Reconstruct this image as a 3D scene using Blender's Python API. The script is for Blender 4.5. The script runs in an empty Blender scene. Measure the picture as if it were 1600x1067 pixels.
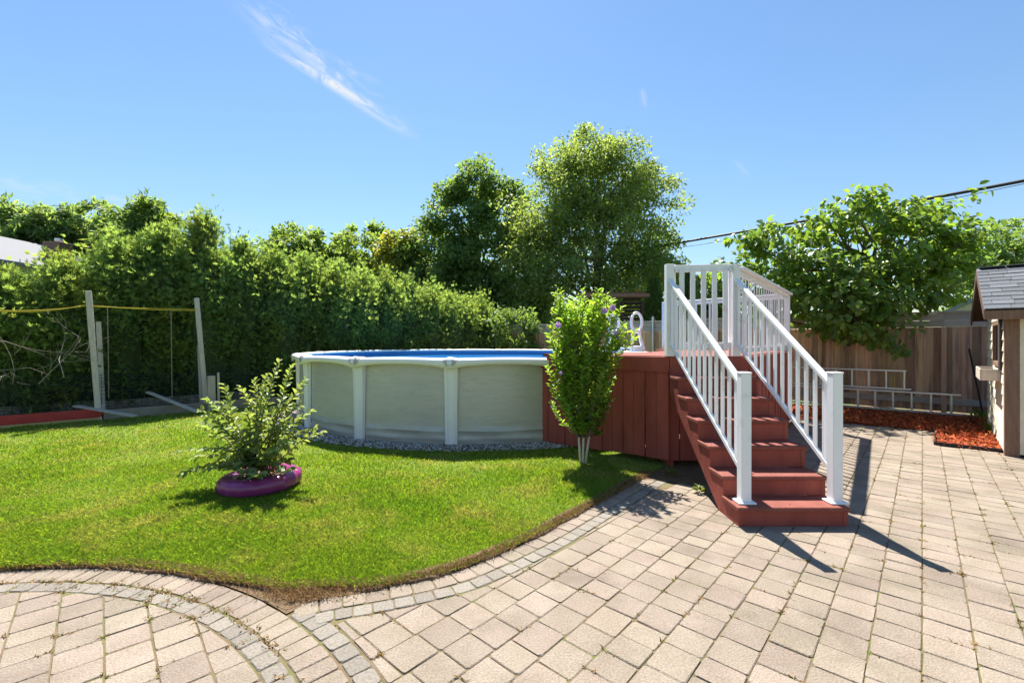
import bpy, math, random
import numpy as np
from mathutils import Vector, Matrix

# ------------------------------------------------------------------ camera, sky, sun, exposure
S = bpy.context.scene
COL = S.collection
F, H, HY = 700.0, 1.55, 533.5            # focal length in photo pixels, eye height, horizon row
cam = bpy.data.cameras.new('camera')
cam.sensor_width = 36; cam.lens = F / 1600 * 36; cam.clip_start = .05; cam.clip_end = 3000
camo = bpy.data.objects.new('camera', cam); COL.objects.link(camo)
camo.location = (0, 0, H); camo.rotation_euler = (math.radians(90), 0, 0)
S.camera = camo
SUN_AZ, SUN_EL = math.radians(-10.3), math.radians(57.5)
SKY_STRENGTH, SUN_STRENGTH, EXPOSURE = .056, 4.5, 1.42
W = bpy.data.worlds.new('World'); S.world = W; W.use_nodes = True
def build_world():
    nt = W.node_tree; N = nt.nodes; L = nt.links; N.clear()
    out = N.new('ShaderNodeOutputWorld'); bg = N.new('ShaderNodeBackground'); bg.inputs[1].default_value = SKY_STRENGTH
    sky = N.new('ShaderNodeTexSky'); sky.sky_type = 'NISHITA'; sky.sun_disc = False
    sky.sun_elevation = SUN_EL; sky.sun_rotation = SUN_AZ; sky.altitude = 100
    sky.air_density = 1.6; sky.dust_density = .15; sky.ozone_density = 8.5
    tc = N.new('ShaderNodeTexCoord'); sp = N.new('ShaderNodeSeparateXYZ'); L.new(tc.outputs['Generated'], sp.inputs[0])
    def m(op, a, b=None, c=None):
        n = N.new('ShaderNodeMath'); n.operation = op
        for i, v in enumerate((a, b, c)):
            if v is None: continue
            if isinstance(v, (int, float)): n.inputs[i].default_value = v
            else: L.new(v, n.inputs[i])
        return n.outputs[0]
    def mr(v, a, b, c, d):
        n = N.new('ShaderNodeMapRange'); n.interpolation_type = 'SMOOTHSTEP'; L.new(v, n.inputs[0])
        for i, q in enumerate((a, b, c, d)): n.inputs[i + 1].default_value = q
        return n.outputs[0]
    ys = m('MAXIMUM', sp.outputs[1], .02)
    px = m('DIVIDE', sp.outputs[0], ys); pz = m('DIVIDE', sp.outputs[2], ys)
    front = m('GREATER_THAN', sp.outputs[1], .05)
    total = None
    # thin cirrus streaks, given as lines in the sky (tangent-plane coordinates round north)
    for x0, z0, x1, z1, wd, st, seed in ((-.66, .80, -.20, .45, .044, .85, 1), (-.60, .70, -.18, .43, .019, 1.3, 8), (-1.3, .38, -.50, .235, .035, .35, 3),
                                   (.288, .57, .296, .51, .012, .5, 5), (.48, .40, .55, .36, .03, .15, 6)):
        ln = math.hypot(x1 - x0, z1 - z0); ax, az = (x1 - x0) / ln, (z1 - z0) / ln
        dx = m('SUBTRACT', px, x0); dz = m('SUBTRACT', pz, z0)
        t = m('ADD', m('MULTIPLY', dx, ax), m('MULTIPLY', dz, az))
        s = m('SUBTRACT', m('MULTIPLY', dx, az), m('MULTIPLY', dz, ax))
        cb = N.new('ShaderNodeCombineXYZ'); L.new(m('MULTIPLY', t, 7.0), cb.inputs[0]); L.new(m('MULTIPLY', s, 26.0), cb.inputs[1]); cb.inputs[2].default_value = seed * 3.7
        nz = N.new('ShaderNodeTexNoise'); nz.inputs['Scale'].default_value = 1.3; nz.inputs['Detail'].default_value = 7; nz.inputs['Roughness'].default_value = .62
        nz.inputs['Distortion'].default_value = .8
        L.new(cb.outputs[0], nz.inputs['Vector'])
        wob = m('MULTIPLY', m('SUBTRACT', nz.outputs[0], .5), wd * 1.6)
        sa = m('ABSOLUTE', m('ADD', s, wob))
        across = mr(sa, 0, wd, 1, 0)
        along = m('MULTIPLY', mr(t, 0, ln * .35, 0, 1), mr(t, ln * .55, ln, 1, 0))
        body = m('MULTIPLY', m('MULTIPLY', across, along), mr(nz.outputs[0], .36, .72, 0, 1))
        body = m('MULTIPLY', body, st)
        total = body if total is None else m('ADD', total, body)
    total = m('MINIMUM', m('MULTIPLY', total, front), 1)
    mx = N.new('ShaderNodeMix'); mx.data_type = 'RGBA'
    L.new(total, mx.inputs[0]); L.new(sky.outputs[0], mx.inputs[6]); mx.inputs[7].default_value = (5.8, 6.05, 6.2, 1)
    L.new(mx.outputs[2], bg.inputs[0]); L.new(bg.outputs[0], out.inputs[0])
build_world()
sd = Vector((math.sin(SUN_AZ) * math.cos(SUN_EL), math.cos(SUN_AZ) * math.cos(SUN_EL), math.sin(SUN_EL)))
sl = bpy.data.lights.new('sun', 'SUN'); sl.energy = SUN_STRENGTH; sl.angle = math.radians(.55); sl.color = (1, .955, .88)
so = bpy.data.objects.new('sun', sl); COL.objects.link(so); so.location = (0, 0, 30)
so.rotation_euler = (-sd).to_track_quat('-Z', 'Y').to_euler()
S.view_settings.view_transform = 'Standard'; S.view_settings.look = 'None'
S.view_settings.exposure = EXPOSURE; S.view_settings.gamma = 1; S.view_settings.use_curve_mapping = False
S.render.engine = 'CYCLES'
S.cycles.max_bounces = 8; S.cycles.transparent_max_bounces = 8

random.seed(4); RNG = np.random.default_rng(7)

# ------------------------------------------------------------------ helpers
def gp(px, py, z=0.0):
    Y = F * (H - z) / (py - HY); return Vector(((px - 800) / F * Y, Y, z))
def at(px, py, Y): return Vector(((px - 800) / F * Y, Y, H - (py - HY) / F * Y))
def put(o, parent):                       # keep world placement: an object's own matrix is always its world matrix
    if parent is not None:
        o.parent = parent; o.matrix_parent_inverse = parent.matrix_basis.inverted()
    return o
def tag(o, label, cat, group=None):
    o['label'] = label; o['category'] = cat
    if group: o['group'] = group
    return o
def thing(name, label, cat, loc, group=None):
    o = bpy.data.objects.new(name, None); COL.objects.link(o); o.location = Vector(loc); o.empty_display_size = .2
    return tag(o, label, cat, group)
def link(name, me, parent=None, loc=None, rz=None):
    o = bpy.data.objects.new(name, me); COL.objects.link(o)
    if loc is not None: o.location = loc
    if rz is not None: o.rotation_euler = (0, 0, rz)
    return put(o, parent)
def struct(o): o['kind'] = 'structure'; return o
def stuff(o): o['kind'] = 'stuff'; return o

class MB:
    def __init__(s): s.v = []; s.f = []
    def add(s, vs, fs):
        b = len(s.v); s.v += [tuple(p) for p in vs]; s.f += [tuple(i + b for i in f) for f in fs]; return s
    def box(s, c, size, ax=None, bev=0.0):
        """box centred at c, full sizes, ax = 3 axes"""
        c = Vector(c); X, Y, Z = ax if ax else (Vector((1, 0, 0)), Vector((0, 1, 0)), Vector((0, 0, 1)))
        hx, hy, hz = size[0] / 2, size[1] / 2, size[2] / 2
        if bev <= 0:
            vs = [c + X * (hx * i) + Y * (hy * j) + Z * (hz * k) for k in (-1, 1) for j in (-1, 1) for i in (-1, 1)]
            return s.add(vs, [(0, 2, 3, 1), (4, 5, 7, 6), (0, 1, 5, 4), (2, 6, 7, 3), (0, 4, 6, 2), (1, 3, 7, 5)])
        b = min(bev, hx * .9, hy * .9, hz * .9)
        vs = []; idx = {}
        for i in (-1, 1):
            for j in (-1, 1):
                for k in (-1, 1):
                    for d in range(3):
                        h = [hx - b, hy - b, hz - b]; h[d] += b
                        idx[i, j, k, d] = len(vs); vs.append(c + X * (i * h[0]) + Y * (j * h[1]) + Z * (k * h[2]))
        fs = []
        for a in (-1, 1):
            fs.append([idx[a, j, k, 0] for j, k in ((-1, -1), (1, -1), (1, 1), (-1, 1))][::a])
            fs.append([idx[i, a, k, 1] for i, k in ((-1, -1), (-1, 1), (1, 1), (1, -1))][::a])
            fs.append([idx[i, j, a, 2] for i, j in ((-1, -1), (1, -1), (1, 1), (-1, 1))][::a])
        for i in (-1, 1):
            for j in (-1, 1):
                fs.append([idx[i, j, -1, 0], idx[i, j, 1, 0], idx[i, j, 1, 1], idx[i, j, -1, 1]][::-i * j])
                fs.append([idx[-1, i, j, 1], idx[1, i, j, 1], idx[1, i, j, 2], idx[-1, i, j, 2]][::-i * j])
                fs.append([idx[i, -1, j, 2], idx[i, 1, j, 2], idx[i, 1, j, 0], idx[i, -1, j, 0]][::-i * j])
                for k in (-1, 1): fs.append([idx[i, j, k, d] for d in range(3)][::i * j * k])
        return s.add(vs, fs)
    def beam(s, a, b, w, h, up=(0, 0, 1), bev=0.0):
        """box from a to b, width w (sideways), height h (along up)"""
        a = Vector(a); b = Vector(b); X = (b - a); L = X.length; X.normalize()
        Yv = Vector(up).cross(X)
        if Yv.length < 1e-4: Yv = Vector((1, 0, 0)).cross(X)
        Yv.normalize(); Z = X.cross(Yv)
        return s.box((a + b) / 2, (L, w, h), (X, Yv, Z), bev)
    def prism(s, poly, z0, z1):
        n = len(poly); vs = [(p[0], p[1], z0) for p in poly] + [(p[0], p[1], z1) for p in poly]
        return s.add(vs, [tuple(range(n))[::-1], tuple(range(n, 2 * n))] + [(i, (i + 1) % n, n + (i + 1) % n, n + i) for i in range(n)])
    def tube(s, pts, rad, n=8, cap=True):
        pts = [Vector(p) for p in pts]; b = len(s.v); m = len(pts)
        r = rad if hasattr(rad, '__len__') else [rad] * m
        ref = Vector((.31, .17, .93)).normalized()
        for i, p in enumerate(pts):
            d = (pts[min(i + 1, m - 1)] - pts[max(i - 1, 0)]).normalized()
            q = ref if abs(d.dot(ref)) < .95 else Vector((1, 0, 0))
            a = d.cross(q).normalized(); c = d.cross(a)
            for k in range(n):
                t = 2 * math.pi * k / n; s.v.append(tuple(p + (a * math.cos(t) + c * math.sin(t)) * r[i]))
        for i in range(m - 1):
            for k in range(n):
                k2 = (k + 1) % n; s.f.append((b + i * n + k, b + i * n + k2, b + (i + 1) * n + k2, b + (i + 1) * n + k))
        if cap:
            s.f.append(tuple(b + k for k in range(n))[::-1]); s.f.append(tuple(b + (m - 1) * n + k for k in range(n)))
        return s
    def mesh(s, name, mat, smooth=False):
        me = bpy.data.meshes.new(name); me.from_pydata(s.v, [], s.f); me.validate(); me.update()
        me.materials.append(mat)
        if smooth: me.polygons.foreach_set('use_smooth', [True] * len(me.polygons))
        return me
    def build(s, name, mat, parent=None, smooth=False): return link(name, s.mesh(name, mat, smooth), parent)

def np_mesh(name, V, faces, mat, smooth=False):
    """V (n,k,3) pieces, faces = list of index tuples inside one piece (all same length)"""
    n, k = V.shape[:2]; fa = np.array(faces); m = fa.shape[1]
    idx = (np.arange(n)[:, None, None] * k + fa[None]).reshape(-1)
    me = bpy.data.meshes.new(name); nf = n * len(faces)
    me.vertices.add(n * k); me.vertices.foreach_set('co', V.astype(np.float32).reshape(-1))
    me.loops.add(len(idx)); me.loops.foreach_set('vertex_index', idx.astype(np.int32))
    me.polygons.add(nf); me.polygons.foreach_set('loop_start', (np.arange(nf) * m).astype(np.int32))
    me.polygons.foreach_set('loop_total', np.full(nf, m, np.int32))
    if smooth: me.polygons.foreach_set('use_smooth', np.ones(nf, bool))
    me.update(calc_edges=True); me.materials.append(mat); return me

# ------------------------------------------------------------------ materials
def mat(name, c1, c2=None, scale=4.0, stretch=(1, 1, 1), rough=.75, bump=0.0, bscale=None, rnd=0.0, hue=0.0, spec=.4,
        metal=0.0, transl=0.0, c3=None, c3amt=.3, c3scale=1.0, detail=6, tcol=None, rot=0.0, speck=0.0, sscale=90):
    m = bpy.data.materials.new(name); m.use_nodes = True; nt = m.node_tree; N = nt.nodes; L = nt.links
    bs = N['Principled BSDF']; bs.inputs['Roughness'].default_value = rough; bs.inputs['Metallic'].default_value = metal
    bs.inputs['Specular IOR Level'].default_value = spec
    geo = N.new('ShaderNodeNewGeometry'); mp = N.new('ShaderNodeMapping'); mp.inputs['Scale'].default_value = stretch
    mp.inputs['Rotation'].default_value = (0, 0, rot)
    L.new(geo.outputs['Position'], mp.inputs[0])
    def noise(sc, d=detail):
        n = N.new('ShaderNodeTexNoise'); n.inputs['Scale'].default_value = sc; n.inputs['Detail'].default_value = d; n.inputs['Roughness'].default_value = .6
        L.new(mp.outputs[0], n.inputs['Vector']); return n.outputs[0]
    def mixc(f, a, b):
        x = N.new('ShaderNodeMix'); x.data_type = 'RGBA'
        for i, v in ((0, f), (6, a), (7, b)):
            if isinstance(v, tuple): x.inputs[i].default_value = (*v, 1)
            else: L.new(v, x.inputs[i])
        return x.outputs[2]
    def ramp(v, a, b):
        r = N.new('ShaderNodeMapRange'); L.new(v, r.inputs[0]); r.inputs[1].default_value = a; r.inputs[2].default_value = b; return r.outputs[0]
    c2 = c2 or c1
    col = mixc(ramp(noise(scale), .3, .7), tuple(c1), tuple(c2))
    if c3: col = mixc(ramp(noise(c3scale, 4), .75 - c3amt, .85 - c3amt * .6), col, tuple(c3))
    if rnd or hue:
        oi = N.new('ShaderNodeObjectInfo'); ad = N.new('ShaderNodeMath'); ad.operation = 'ADD'
        L.new(oi.outputs['Random'], ad.inputs[0]); L.new(geo.outputs['Random Per Island'], ad.inputs[1])
        fr = N.new('ShaderNodeMath'); fr.operation = 'FRACT'; L.new(ad.outputs[0], fr.inputs[0])
        hs = N.new('ShaderNodeHueSaturation'); L.new(col, hs.inputs['Color'])
        v = N.new('ShaderNodeMapRange'); L.new(fr.outputs[0], v.inputs[0]); v.inputs[3].default_value = 1 - rnd; v.inputs[4].default_value = 1 + rnd
        L.new(v.outputs[0], hs.inputs['Value'])
        if hue:
            m7 = N.new('ShaderNodeMath'); m7.operation = 'MULTIPLY'; L.new(fr.outputs[0], m7.inputs[0]); m7.inputs[1].default_value = 7.31
            f7 = N.new('ShaderNodeMath'); f7.operation = 'FRACT'; L.new(m7.outputs[0], f7.inputs[0])
            h = N.new('ShaderNodeMapRange'); L.new(f7.outputs[0], h.inputs[0]); h.inputs[3].default_value = .5 - hue; h.inputs[4].default_value = .5 + hue
            L.new(h.outputs[0], hs.inputs['Hue'])
        col = hs.outputs[0]
    if speck:
        sv = N.new('ShaderNodeMapRange'); L.new(noise(sscale, 3), sv.inputs[0]); sv.inputs[1].default_value = .3; sv.inputs[2].default_value = .7
        sv.inputs[3].default_value = 1 - speck; sv.inputs[4].default_value = 1 + speck
        h2 = N.new('ShaderNodeHueSaturation'); L.new(col, h2.inputs['Color']); L.new(sv.outputs[0], h2.inputs['Value']); col = h2.outputs[0]
    L.new(col, bs.inputs['Base Color'])
    if bump:
        b = N.new('ShaderNodeBump'); b.inputs['Strength'].default_value = bump; b.inputs['Distance'].default_value = .02
        L.new(noise(bscale or scale * 3), b.inputs['Height']); L.new(b.outputs[0], bs.inputs['Normal'])
    if transl:
        tr = N.new('ShaderNodeBsdfTranslucent'); ms = N.new('ShaderNodeMixShader'); ms.inputs[0].default_value = transl
        if tcol:
            mu = N.new('ShaderNodeMix'); mu.data_type = 'RGBA'; mu.blend_type = 'MULTIPLY'; mu.inputs[0].default_value = 1
            L.new(col, mu.inputs[6]); mu.inputs[7].default_value = (*tcol, 1); L.new(mu.outputs[2], tr.inputs[0])
        else: L.new(col, tr.inputs[0])
        L.new(bs.outputs[0], ms.inputs[1]); L.new(tr.outputs[0], ms.inputs[2]); L.new(ms.outputs[0], N['Material Output'].inputs[0])
    return m
YG = (2.2, 2.0, .8)
M_paver = mat('paver', (.25, .198, .15), (.305, .25, .197), scale=3, rough=.9, bump=.5, bscale=120, rnd=.11, speck=.24, sscale=95, hue=.008, c3=(.205, .168, .125), c3amt=.27, c3scale=1.9, spec=.2)
M_grey = mat('grey_paver', (.17, .148, .12), (.30, .265, .222), scale=75, rough=.9, bump=.4, bscale=160, rnd=.14, spec=.2)
M_sand = mat('joint_sand', (.12, .082, .04), (.20, .145, .085), scale=9, rough=1, bump=.5, bscale=90, c3=(.13, .14, .04), c3amt=.3, c3scale=2.5)
M_soil = mat('soil', (.11, .068, .036), (.21, .14, .075), scale=25, rough=1, bump=.8, bscale=60)
M_dead = mat('dead_grass', (.27, .15, .055), (.36, .23, .10), scale=20, rough=.9, rnd=.35, transl=.2)
M_lawn = mat('lawn_ground', (.12, .18, .018), (.17, .22, .026), scale=6, rough=1, bump=.6, bscale=60, c3=(.2, .19, .06), c3amt=.2)
M_blade = mat('grass_blade', (.15, .255, .026), (.235, .315, .038), scale=1.1, rough=.6, rnd=.36, hue=.03, transl=.42, tcol=(1.7, 1.7, .7), c3=(.33, .32, .10), c3amt=.27, c3scale=1.7, spec=.3)
M_field = mat('far_grass', (.09, .13, .03), (.13, .17, .04), scale=.8, rough=1)
M_red = mat('red_stain', (.30, .068, .048), (.38, .092, .066), scale=5, stretch=(1, 1, .25), rough=.72, bump=.25, bscale=40, rnd=.09, c3=(.23, .054, .04), c3amt=.28, c3scale=3, spec=.3)
M_tread = mat('worn_red_tread', (.195, .054, .038), (.255, .077, .055), scale=8, rough=.75, bump=.3, bscale=60, c3=(.25, .085, .062), c3amt=.2, c3scale=7, spec=.3)
M_white = mat('white_paint', (.80, .81, .83), (.86, .86, .87), scale=3, rough=.38, rnd=.03, spec=.5, c3=(.66, .65, .62), c3amt=.17, c3scale=7)
M_whitew = mat('white_wood', (.76, .75, .75), (.84, .83, .83), scale=8, rough=.6, rnd=.03, c3=(.52, .46, .40), c3amt=.12, c3scale=9)
M_poolwall = mat('pool_wall', (.50, .48, .435), (.56, .54, .49), scale=2.0, stretch=(1, 1, 7), rough=.4, metal=.15, bump=.06, bscale=26, c3=(.46, .445, .40), c3amt=.25, c3scale=5, spec=.5)
M_resin = mat('pool_resin', (.82, .80, .77), (.87, .85, .82), scale=2, rough=.42, c3=(.74, .71, .66), c3amt=.14, c3scale=4)
M_cap = mat('pool_cap', (.46, .43, .40), (.54, .51, .47), scale=4, rough=.5)
M_liner = mat('pool_liner', (.03, .20, .50), (.05, .28, .60), scale=14, rough=.5)
M_fence = mat('fence_wood', (.46, .275, .17), (.62, .41, .27), scale=2.2, stretch=(9, 9, .8), rough=.9, bump=.3, bscale=9, rnd=.36, hue=.014, c3=(.20, .135, .10), c3amt=.24, c3scale=1.0)
M_fencetop = mat('grey_fence_wood', (.37, .32, .28), (.50, .44, .39), scale=3, stretch=(3, 3, 12), rough=.9, bump=.3, bscale=9, rnd=.12)
M_weather = mat('weathered_wood', (.42, .36, .29), (.57, .50, .41), scale=3, stretch=(12, 12, 1), rough=.9, bump=.3, rnd=.12)
M_bedwood = mat('bed_board', (.24, .20, .15), (.36, .31, .24), scale=4, rough=.9, bump=.3, rnd=.1)
M_redpaint = mat('red_paint', (.42, .035, .03), (.52, .05, .04), scale=5, rough=.6, c3=(.3, .1, .06), c3amt=.15, c3scale=6)
M_yelpaint = mat('faded_yellow_paint', (.55, .40, .10), (.45, .36, .16), scale=7, rough=.8)
M_alu = mat('aluminium', (.62, .63, .65), (.72, .73, .74), scale=6, rough=.38, metal=.75)
M_mulch = mat('red_mulch', (.32, .064, .018), (.46, .11, .03), scale=30, rough=.95, rnd=.4, hue=.015)
M_mulchbase = mat('mulch_bed', (.20, .04, .015), (.33, .07, .02), scale=30, rough=1, bump=.8, bscale=60)
M_screw = mat('screw_steel', (.10, .09, .085), rough=.5, metal=.6)
M_siding = mat('cream_siding', (.70, .62, .46), (.78, .70, .54), scale=4, rough=.75, rnd=.05, c3=(.52, .45, .34), c3amt=.2, c3scale=5)
M_brown = mat('brown_trim', (.17, .095, .06), (.25, .15, .10), scale=4, stretch=(10, 10, 1), rough=.8, bump=.2, rnd=.08)
M_bargebrown = mat('dark_barge', (.075, .042, .03), (.11, .065, .045), scale=5, rough=.8)
M_dark = mat('dark_wood', (.035, .027, .022), (.06, .045, .038), scale=5, rough=.8)
M_shingle = mat('grey_shingle', (.085, .092, .105), (.15, .157, .17), scale=60, rough=.95, bump=.4, bscale=150, rnd=.22)
M_glass = mat('window_glass', (.02, .025, .03), rough=.05, spec=.8)
M_tyre = mat('purple_tyre', (.24, .026, .135), (.31, .045, .18), scale=6, rough=.28, spec=.6, c3=(.33, .10, .26), c3amt=.12, c3scale=12)
M_stone = mat('pebble', (.34, .31, .28), (.52, .48, .44), scale=14, rough=.9, rnd=.4, hue=.015)
M_pink = mat('pink_stone', (.52, .36, .28), (.62, .46, .37), scale=14, rough=.9, rnd=.1)
M_bark = mat('bark', (.10, .075, .055), (.18, .14, .11), scale=8, stretch=(3, 3, .6), rough=.95, bump=.6)
M_palebark = mat('pale_bark', (.50, .44, .36), (.62, .56, .48), scale=12, rough=.9, bump=.3)
M_twig = mat('bare_twig', (.24, .20, .15), (.34, .29, .23), scale=12, rough=.9)
M_cable = mat('black_cable', (.015, .016, .02), rough=.6)
M_rope = mat('yellow_rope', (.62, .45, .03), (.70, .52, .06), scale=30, rough=.8)
M_net = mat('netting', (.02, .03, .03), rough=.9)
M_petal = mat('lilac_petal', (.50, .28, .62), (.62, .40, .72), scale=30, rough=.7, transl=.35)
def leafmat(name, a, b, transl=.42, rnd=.3, hue=.02, scale=.5, tcol=YG, **k):
    return mat(name, a, b, scale=scale, rough=k.pop('rough', .55), rnd=rnd, hue=hue, transl=transl, tcol=tcol, spec=k.pop('spec', .35), **k)
L_hedge = leafmat('cedar_leaf', (.14, .215, .078), (.205, .27, .09), transl=.55, tcol=(2.1, 2.1, 1.0), scale=.9, rough=.75, c3=(.26, .28, .07), c3amt=.22, c3scale=1.1, spec=.2)
L_core = mat('cedar_gap_shade', (.05, .075, .028), (.07, .10, .035), scale=6, rough=1, spec=.1)  # dark green of the added hedge core, stands in for shade between the sprays
L_walnut = leafmat('walnut_leaf', (.145, .22, .08), (.20, .265, .10), transl=.56, c3=(.25, .30, .11), c3amt=.15, c3scale=.35)
L_maple = leafmat('maple_leaf', (.095, .17, .065), (.145, .22, .08), transl=.55)
L_far = leafmat('far_leaf', (.13, .21, .075), (.18, .255, .09), transl=.55)
L_feather = leafmat('feathery_leaf', (.135, .225, .10), (.19, .27, .12), transl=.55)
L_yellow = leafmat('yellow_leaf', (.18, .215, .05), (.24, .255, .06), transl=.5)
L_big = leafmat('heart_leaf', (.105, .185, .042), (.155, .24, .055), transl=.55, rough=.4, spec=.5)
L_hib = leafmat('hibiscus_leaf', (.145, .255, .042), (.205, .31, .052), transl=.57, rough=.42, spec=.45)
L_apple = leafmat('shrub_leaf', (.14, .215, .07), (.21, .27, .10), transl=.42, rough=.45, hue=.015)
L_weed = leafmat('weed_leaf', (.09, .14, .03), (.16, .19, .05))

# ------------------------------------------------------------------ leaf tools
def nrm(a): return a / np.maximum(np.linalg.norm(a, axis=-1, keepdims=True), 1e-6)
def rdir(n): return nrm(RNG.normal(size=(n, 3)))
def leaf_quads(P, D, Nn, Ln, Wd):
    D = nrm(D); Sd = nrm(np.cross(D, Nn)); Nn = np.cross(Sd, D); Ln = np.asarray(Ln)[:, None]; Wd = np.asarray(Wd)[:, None]
    mid = P + D * Ln * .45 + Nn * Ln * .06
    return np.stack([P, mid + Sd * Wd * .5, P + D * Ln - Nn * Ln * .06, mid - Sd * Wd * .5], 1)
QF = [(0, 1, 2, 3)]
def leaf_six(P, D, Nn, Ln, Wd, fold=.18, wide=.32):
    D = nrm(D); Sd = nrm(np.cross(D, Nn)); Nn = np.cross(Sd, D); Ln = np.asarray(Ln)[:, None]; Wd = np.asarray(Wd)[:, None]
    a = P + D * Ln * wide; b = P + D * Ln * .72; up = Nn * Wd * fold
    return np.stack([P, a + Sd * Wd * .5 + up, b + Sd * Wd * .36 + up * .6, P + D * Ln - Nn * Ln * .12, b - Sd * Wd * .36 + up * .6, a - Sd * Wd * .5 + up], 1)
SF = [(0, 1, 2, 3), (0, 3, 4, 5)]
def clump_points(lobes, nclump, per, rc, shell=.55, flat=.75):
    """points gathered in clumps spread over ellipsoid lobes; returns positions, outward directions, clump centres"""
    lobes = np.array(lobes, float); vol = (lobes[:, 3] * lobes[:, 4] * lobes[:, 5]) ** .67
    pick = RNG.choice(len(lobes), nclump, p=vol / vol.sum()); lb = lobes[pick]
    d = rdir(nclump); r = shell + (1 - shell) * RNG.random(nclump) ** .7
    r *= 1 + .13 * RNG.normal(size=nclump)
    c = lb[:, :3] + d * r[:, None] * lb[:, 3:6]
    cnt = per; size = rc * (.6 + .8 * RNG.random(nclump))
    off = rdir(nclump * cnt).reshape(nclump, cnt, 3) * (RNG.random((nclump, cnt, 1)) ** .45) * size[:, None, None] * np.array([.95, .95, .95 * flat])
    P = (c[:, None] + off).reshape(-1, 3); out = np.repeat(d, cnt, 0)
    return P, out, c
def foliage(name, lobes, nclump, per, rc, ln, wd, material, parent, shell=.55, zmin=None, droop=.25, six=False):
    P, out, c = clump_points(lobes, nclump, per, rc, shell)
    if zmin is not None: k = P[:, 2] > zmin; P = P[k]; out = out[k]
    n = len(P); D = nrm(out * .5 + rdir(n) * .9 + np.array([0, 0, -droop]))
    Nn = nrm(np.array([0, 0, .7]) + out * .5 + rdir(n) * .75)
    l = ln * (.65 + .7 * RNG.random(n))
    V = leaf_six(P, D, Nn, l, l * wd) if six else leaf_quads(P, D, Nn, l, l * wd)
    o = link(name, np_mesh(name, V, SF if six else QF, material), parent)
    return o, c
def limbs(mb, base, top, r0, targets, n=7, wig=.25, start=.35):
    """tapered trunk from base to top and limbs to each target"""
    base = Vector(base); top = Vector(top); h = (top - base)
    tp = [base + h * t + Vector((random.uniform(-1, 1), random.uniform(-1, 1), 0)) * wig * .4 * t for t in (0, .12, .3, .5, .7, .85, 1)]
    mb.tube(tp, [r0 * 1.25, r0, r0 * .85, r0 * .7, r0 * .5, r0 * .33, r0 * .15], n)
    for t in targets:
        t = Vector(t); k = start + random.random() * (.85 - start); f = k * 6; i = min(int(f * 1.0), 5)
        p0 = tp[i].lerp(tp[i + 1], f - i) if i < 6 else tp[-1]
        if p0.z > t.z - .1: p0 = tp[2] if tp[2].z < t.z else tp[1]
        m1 = p0.lerp(t, .4) + Vector((random.uniform(-1, 1), random.uniform(-1, 1), random.uniform(0, 1))) * wig
        m2 = p0.lerp(t, .75) + Vector((random.uniform(-1, 1), random.uniform(-1, 1), random.uniform(-.3, .8))) * wig * .7
        rr = r0 * random.uniform(.22, .38); mb.tube([p0, m1, m2, t], [rr, rr * .7, rr * .4, rr * .12], 5)
    return mb
def tree(name, label, base, h, lobes, nclump, per, rc, ln, wd, material, r0=.18, nl=14, group=None, shell=.5, bark=None, cat='tree', **k):
    t = thing(name, label, cat, base, group)
    o, c = foliage('crown', lobes, nclump, per, rc, ln, wd, material, t, shell=shell, **k)
    idx = RNG.choice(len(c), min(nl, len(c)), replace=False)
    limbs(MB(), base, Vector(base) + Vector((0, 0, h)), r0, [tuple(c[i]) for i in idx]).build('trunk', bark or M_bark, t, True)
    return t

# ------------------------------------------------------------------ yard axes
TH = math.radians(42.5)
U = Vector((math.sin(TH), math.cos(TH), 0)); Vv = Vector((-math.cos(TH), math.sin(TH), 0)); ZZ = Vector((0, 0, 1))

# ------------------------------------------------------------------ ground
mb = MB(); mb.add([(-900, -900, -.06), (900, -900, -.06), (900, 900, -.06), (-900, 900, -.06)], [(0, 1, 2, 3)])
struct(mb.build('ground', M_field))

# patio outlines -----------------------------------------------------------
CC = Vector((-2.95, .17)); CR = 2.9
edge_ctrl = [(2.6, 6.35), (1.95, 5.6), (1.467, 5.058), (1.0, 4.50), (.571, 3.996), (.27, 3.64), (0, 3.354), (-.22, 3.15), (-.428, 2.993), (-.763, 2.84), (-1.05, 2.745), (-1.30, 2.63)]
def catmull(P, n=8):
    P = [Vector(p) for p in P]; out = []
    for i in range(len(P) - 1):
        a, b, c, d = P[max(i - 1, 0)], P[i], P[i + 1], P[min(i + 2, len(P) - 1)]
        for k in range(n):
            t = k / n
            out.append(.5 * ((2 * b) + (c - a) * t + (2 * a - 5 * b + 4 * c - d) * t * t + (3 * b - a - 3 * c + d) * t ** 3))
    return out + [P[-1]]
EDGE = catmull(edge_ctrl)                                   # lawn edge along the main patio, from the stairs to the round patio
def edge_near(p):
    """signed distance to the lawn edge (positive = patio side), with the edge normal"""
    best = None
    for i in range(len(EDGE) - 1):
        a, b = EDGE[i], EDGE[i + 1]; d = b - a; t = max(0, min(1, (p - a).dot(d) / d.length_squared)); q = a + d * t
        e = (p - q).length
        if best is None or e < best[0]:
            nn = Vector((-d.y, d.x)).normalized()
            best = (e, q, nn, d)
    e, q, nn, d = best
    s = (p - q).dot(nn)
    return (e if s > 0 else -e), q, nn
def clip(poly, q, n):
    """keep the side of the line through q where (p-q).n > 0"""
    out = []
    for i in range(len(poly)):
        a, b = poly[i], poly[(i + 1) % len(poly)]; da = (a - q).dot(n); db = (b - q).dot(n)
        if da > 0: out.append(a)
        if da * db < 0: out.append(a + (b - a) * (da / (da - db)))
    return out
def area(poly): return abs(sum(poly[i].x * poly[(i + 1) % len(poly)].y - poly[(i + 1) % len(poly)].x * poly[i].y for i in range(len(poly)))) / 2
def cen(poly): return sum(poly, Vector((0, 0))) / len(poly)
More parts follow.
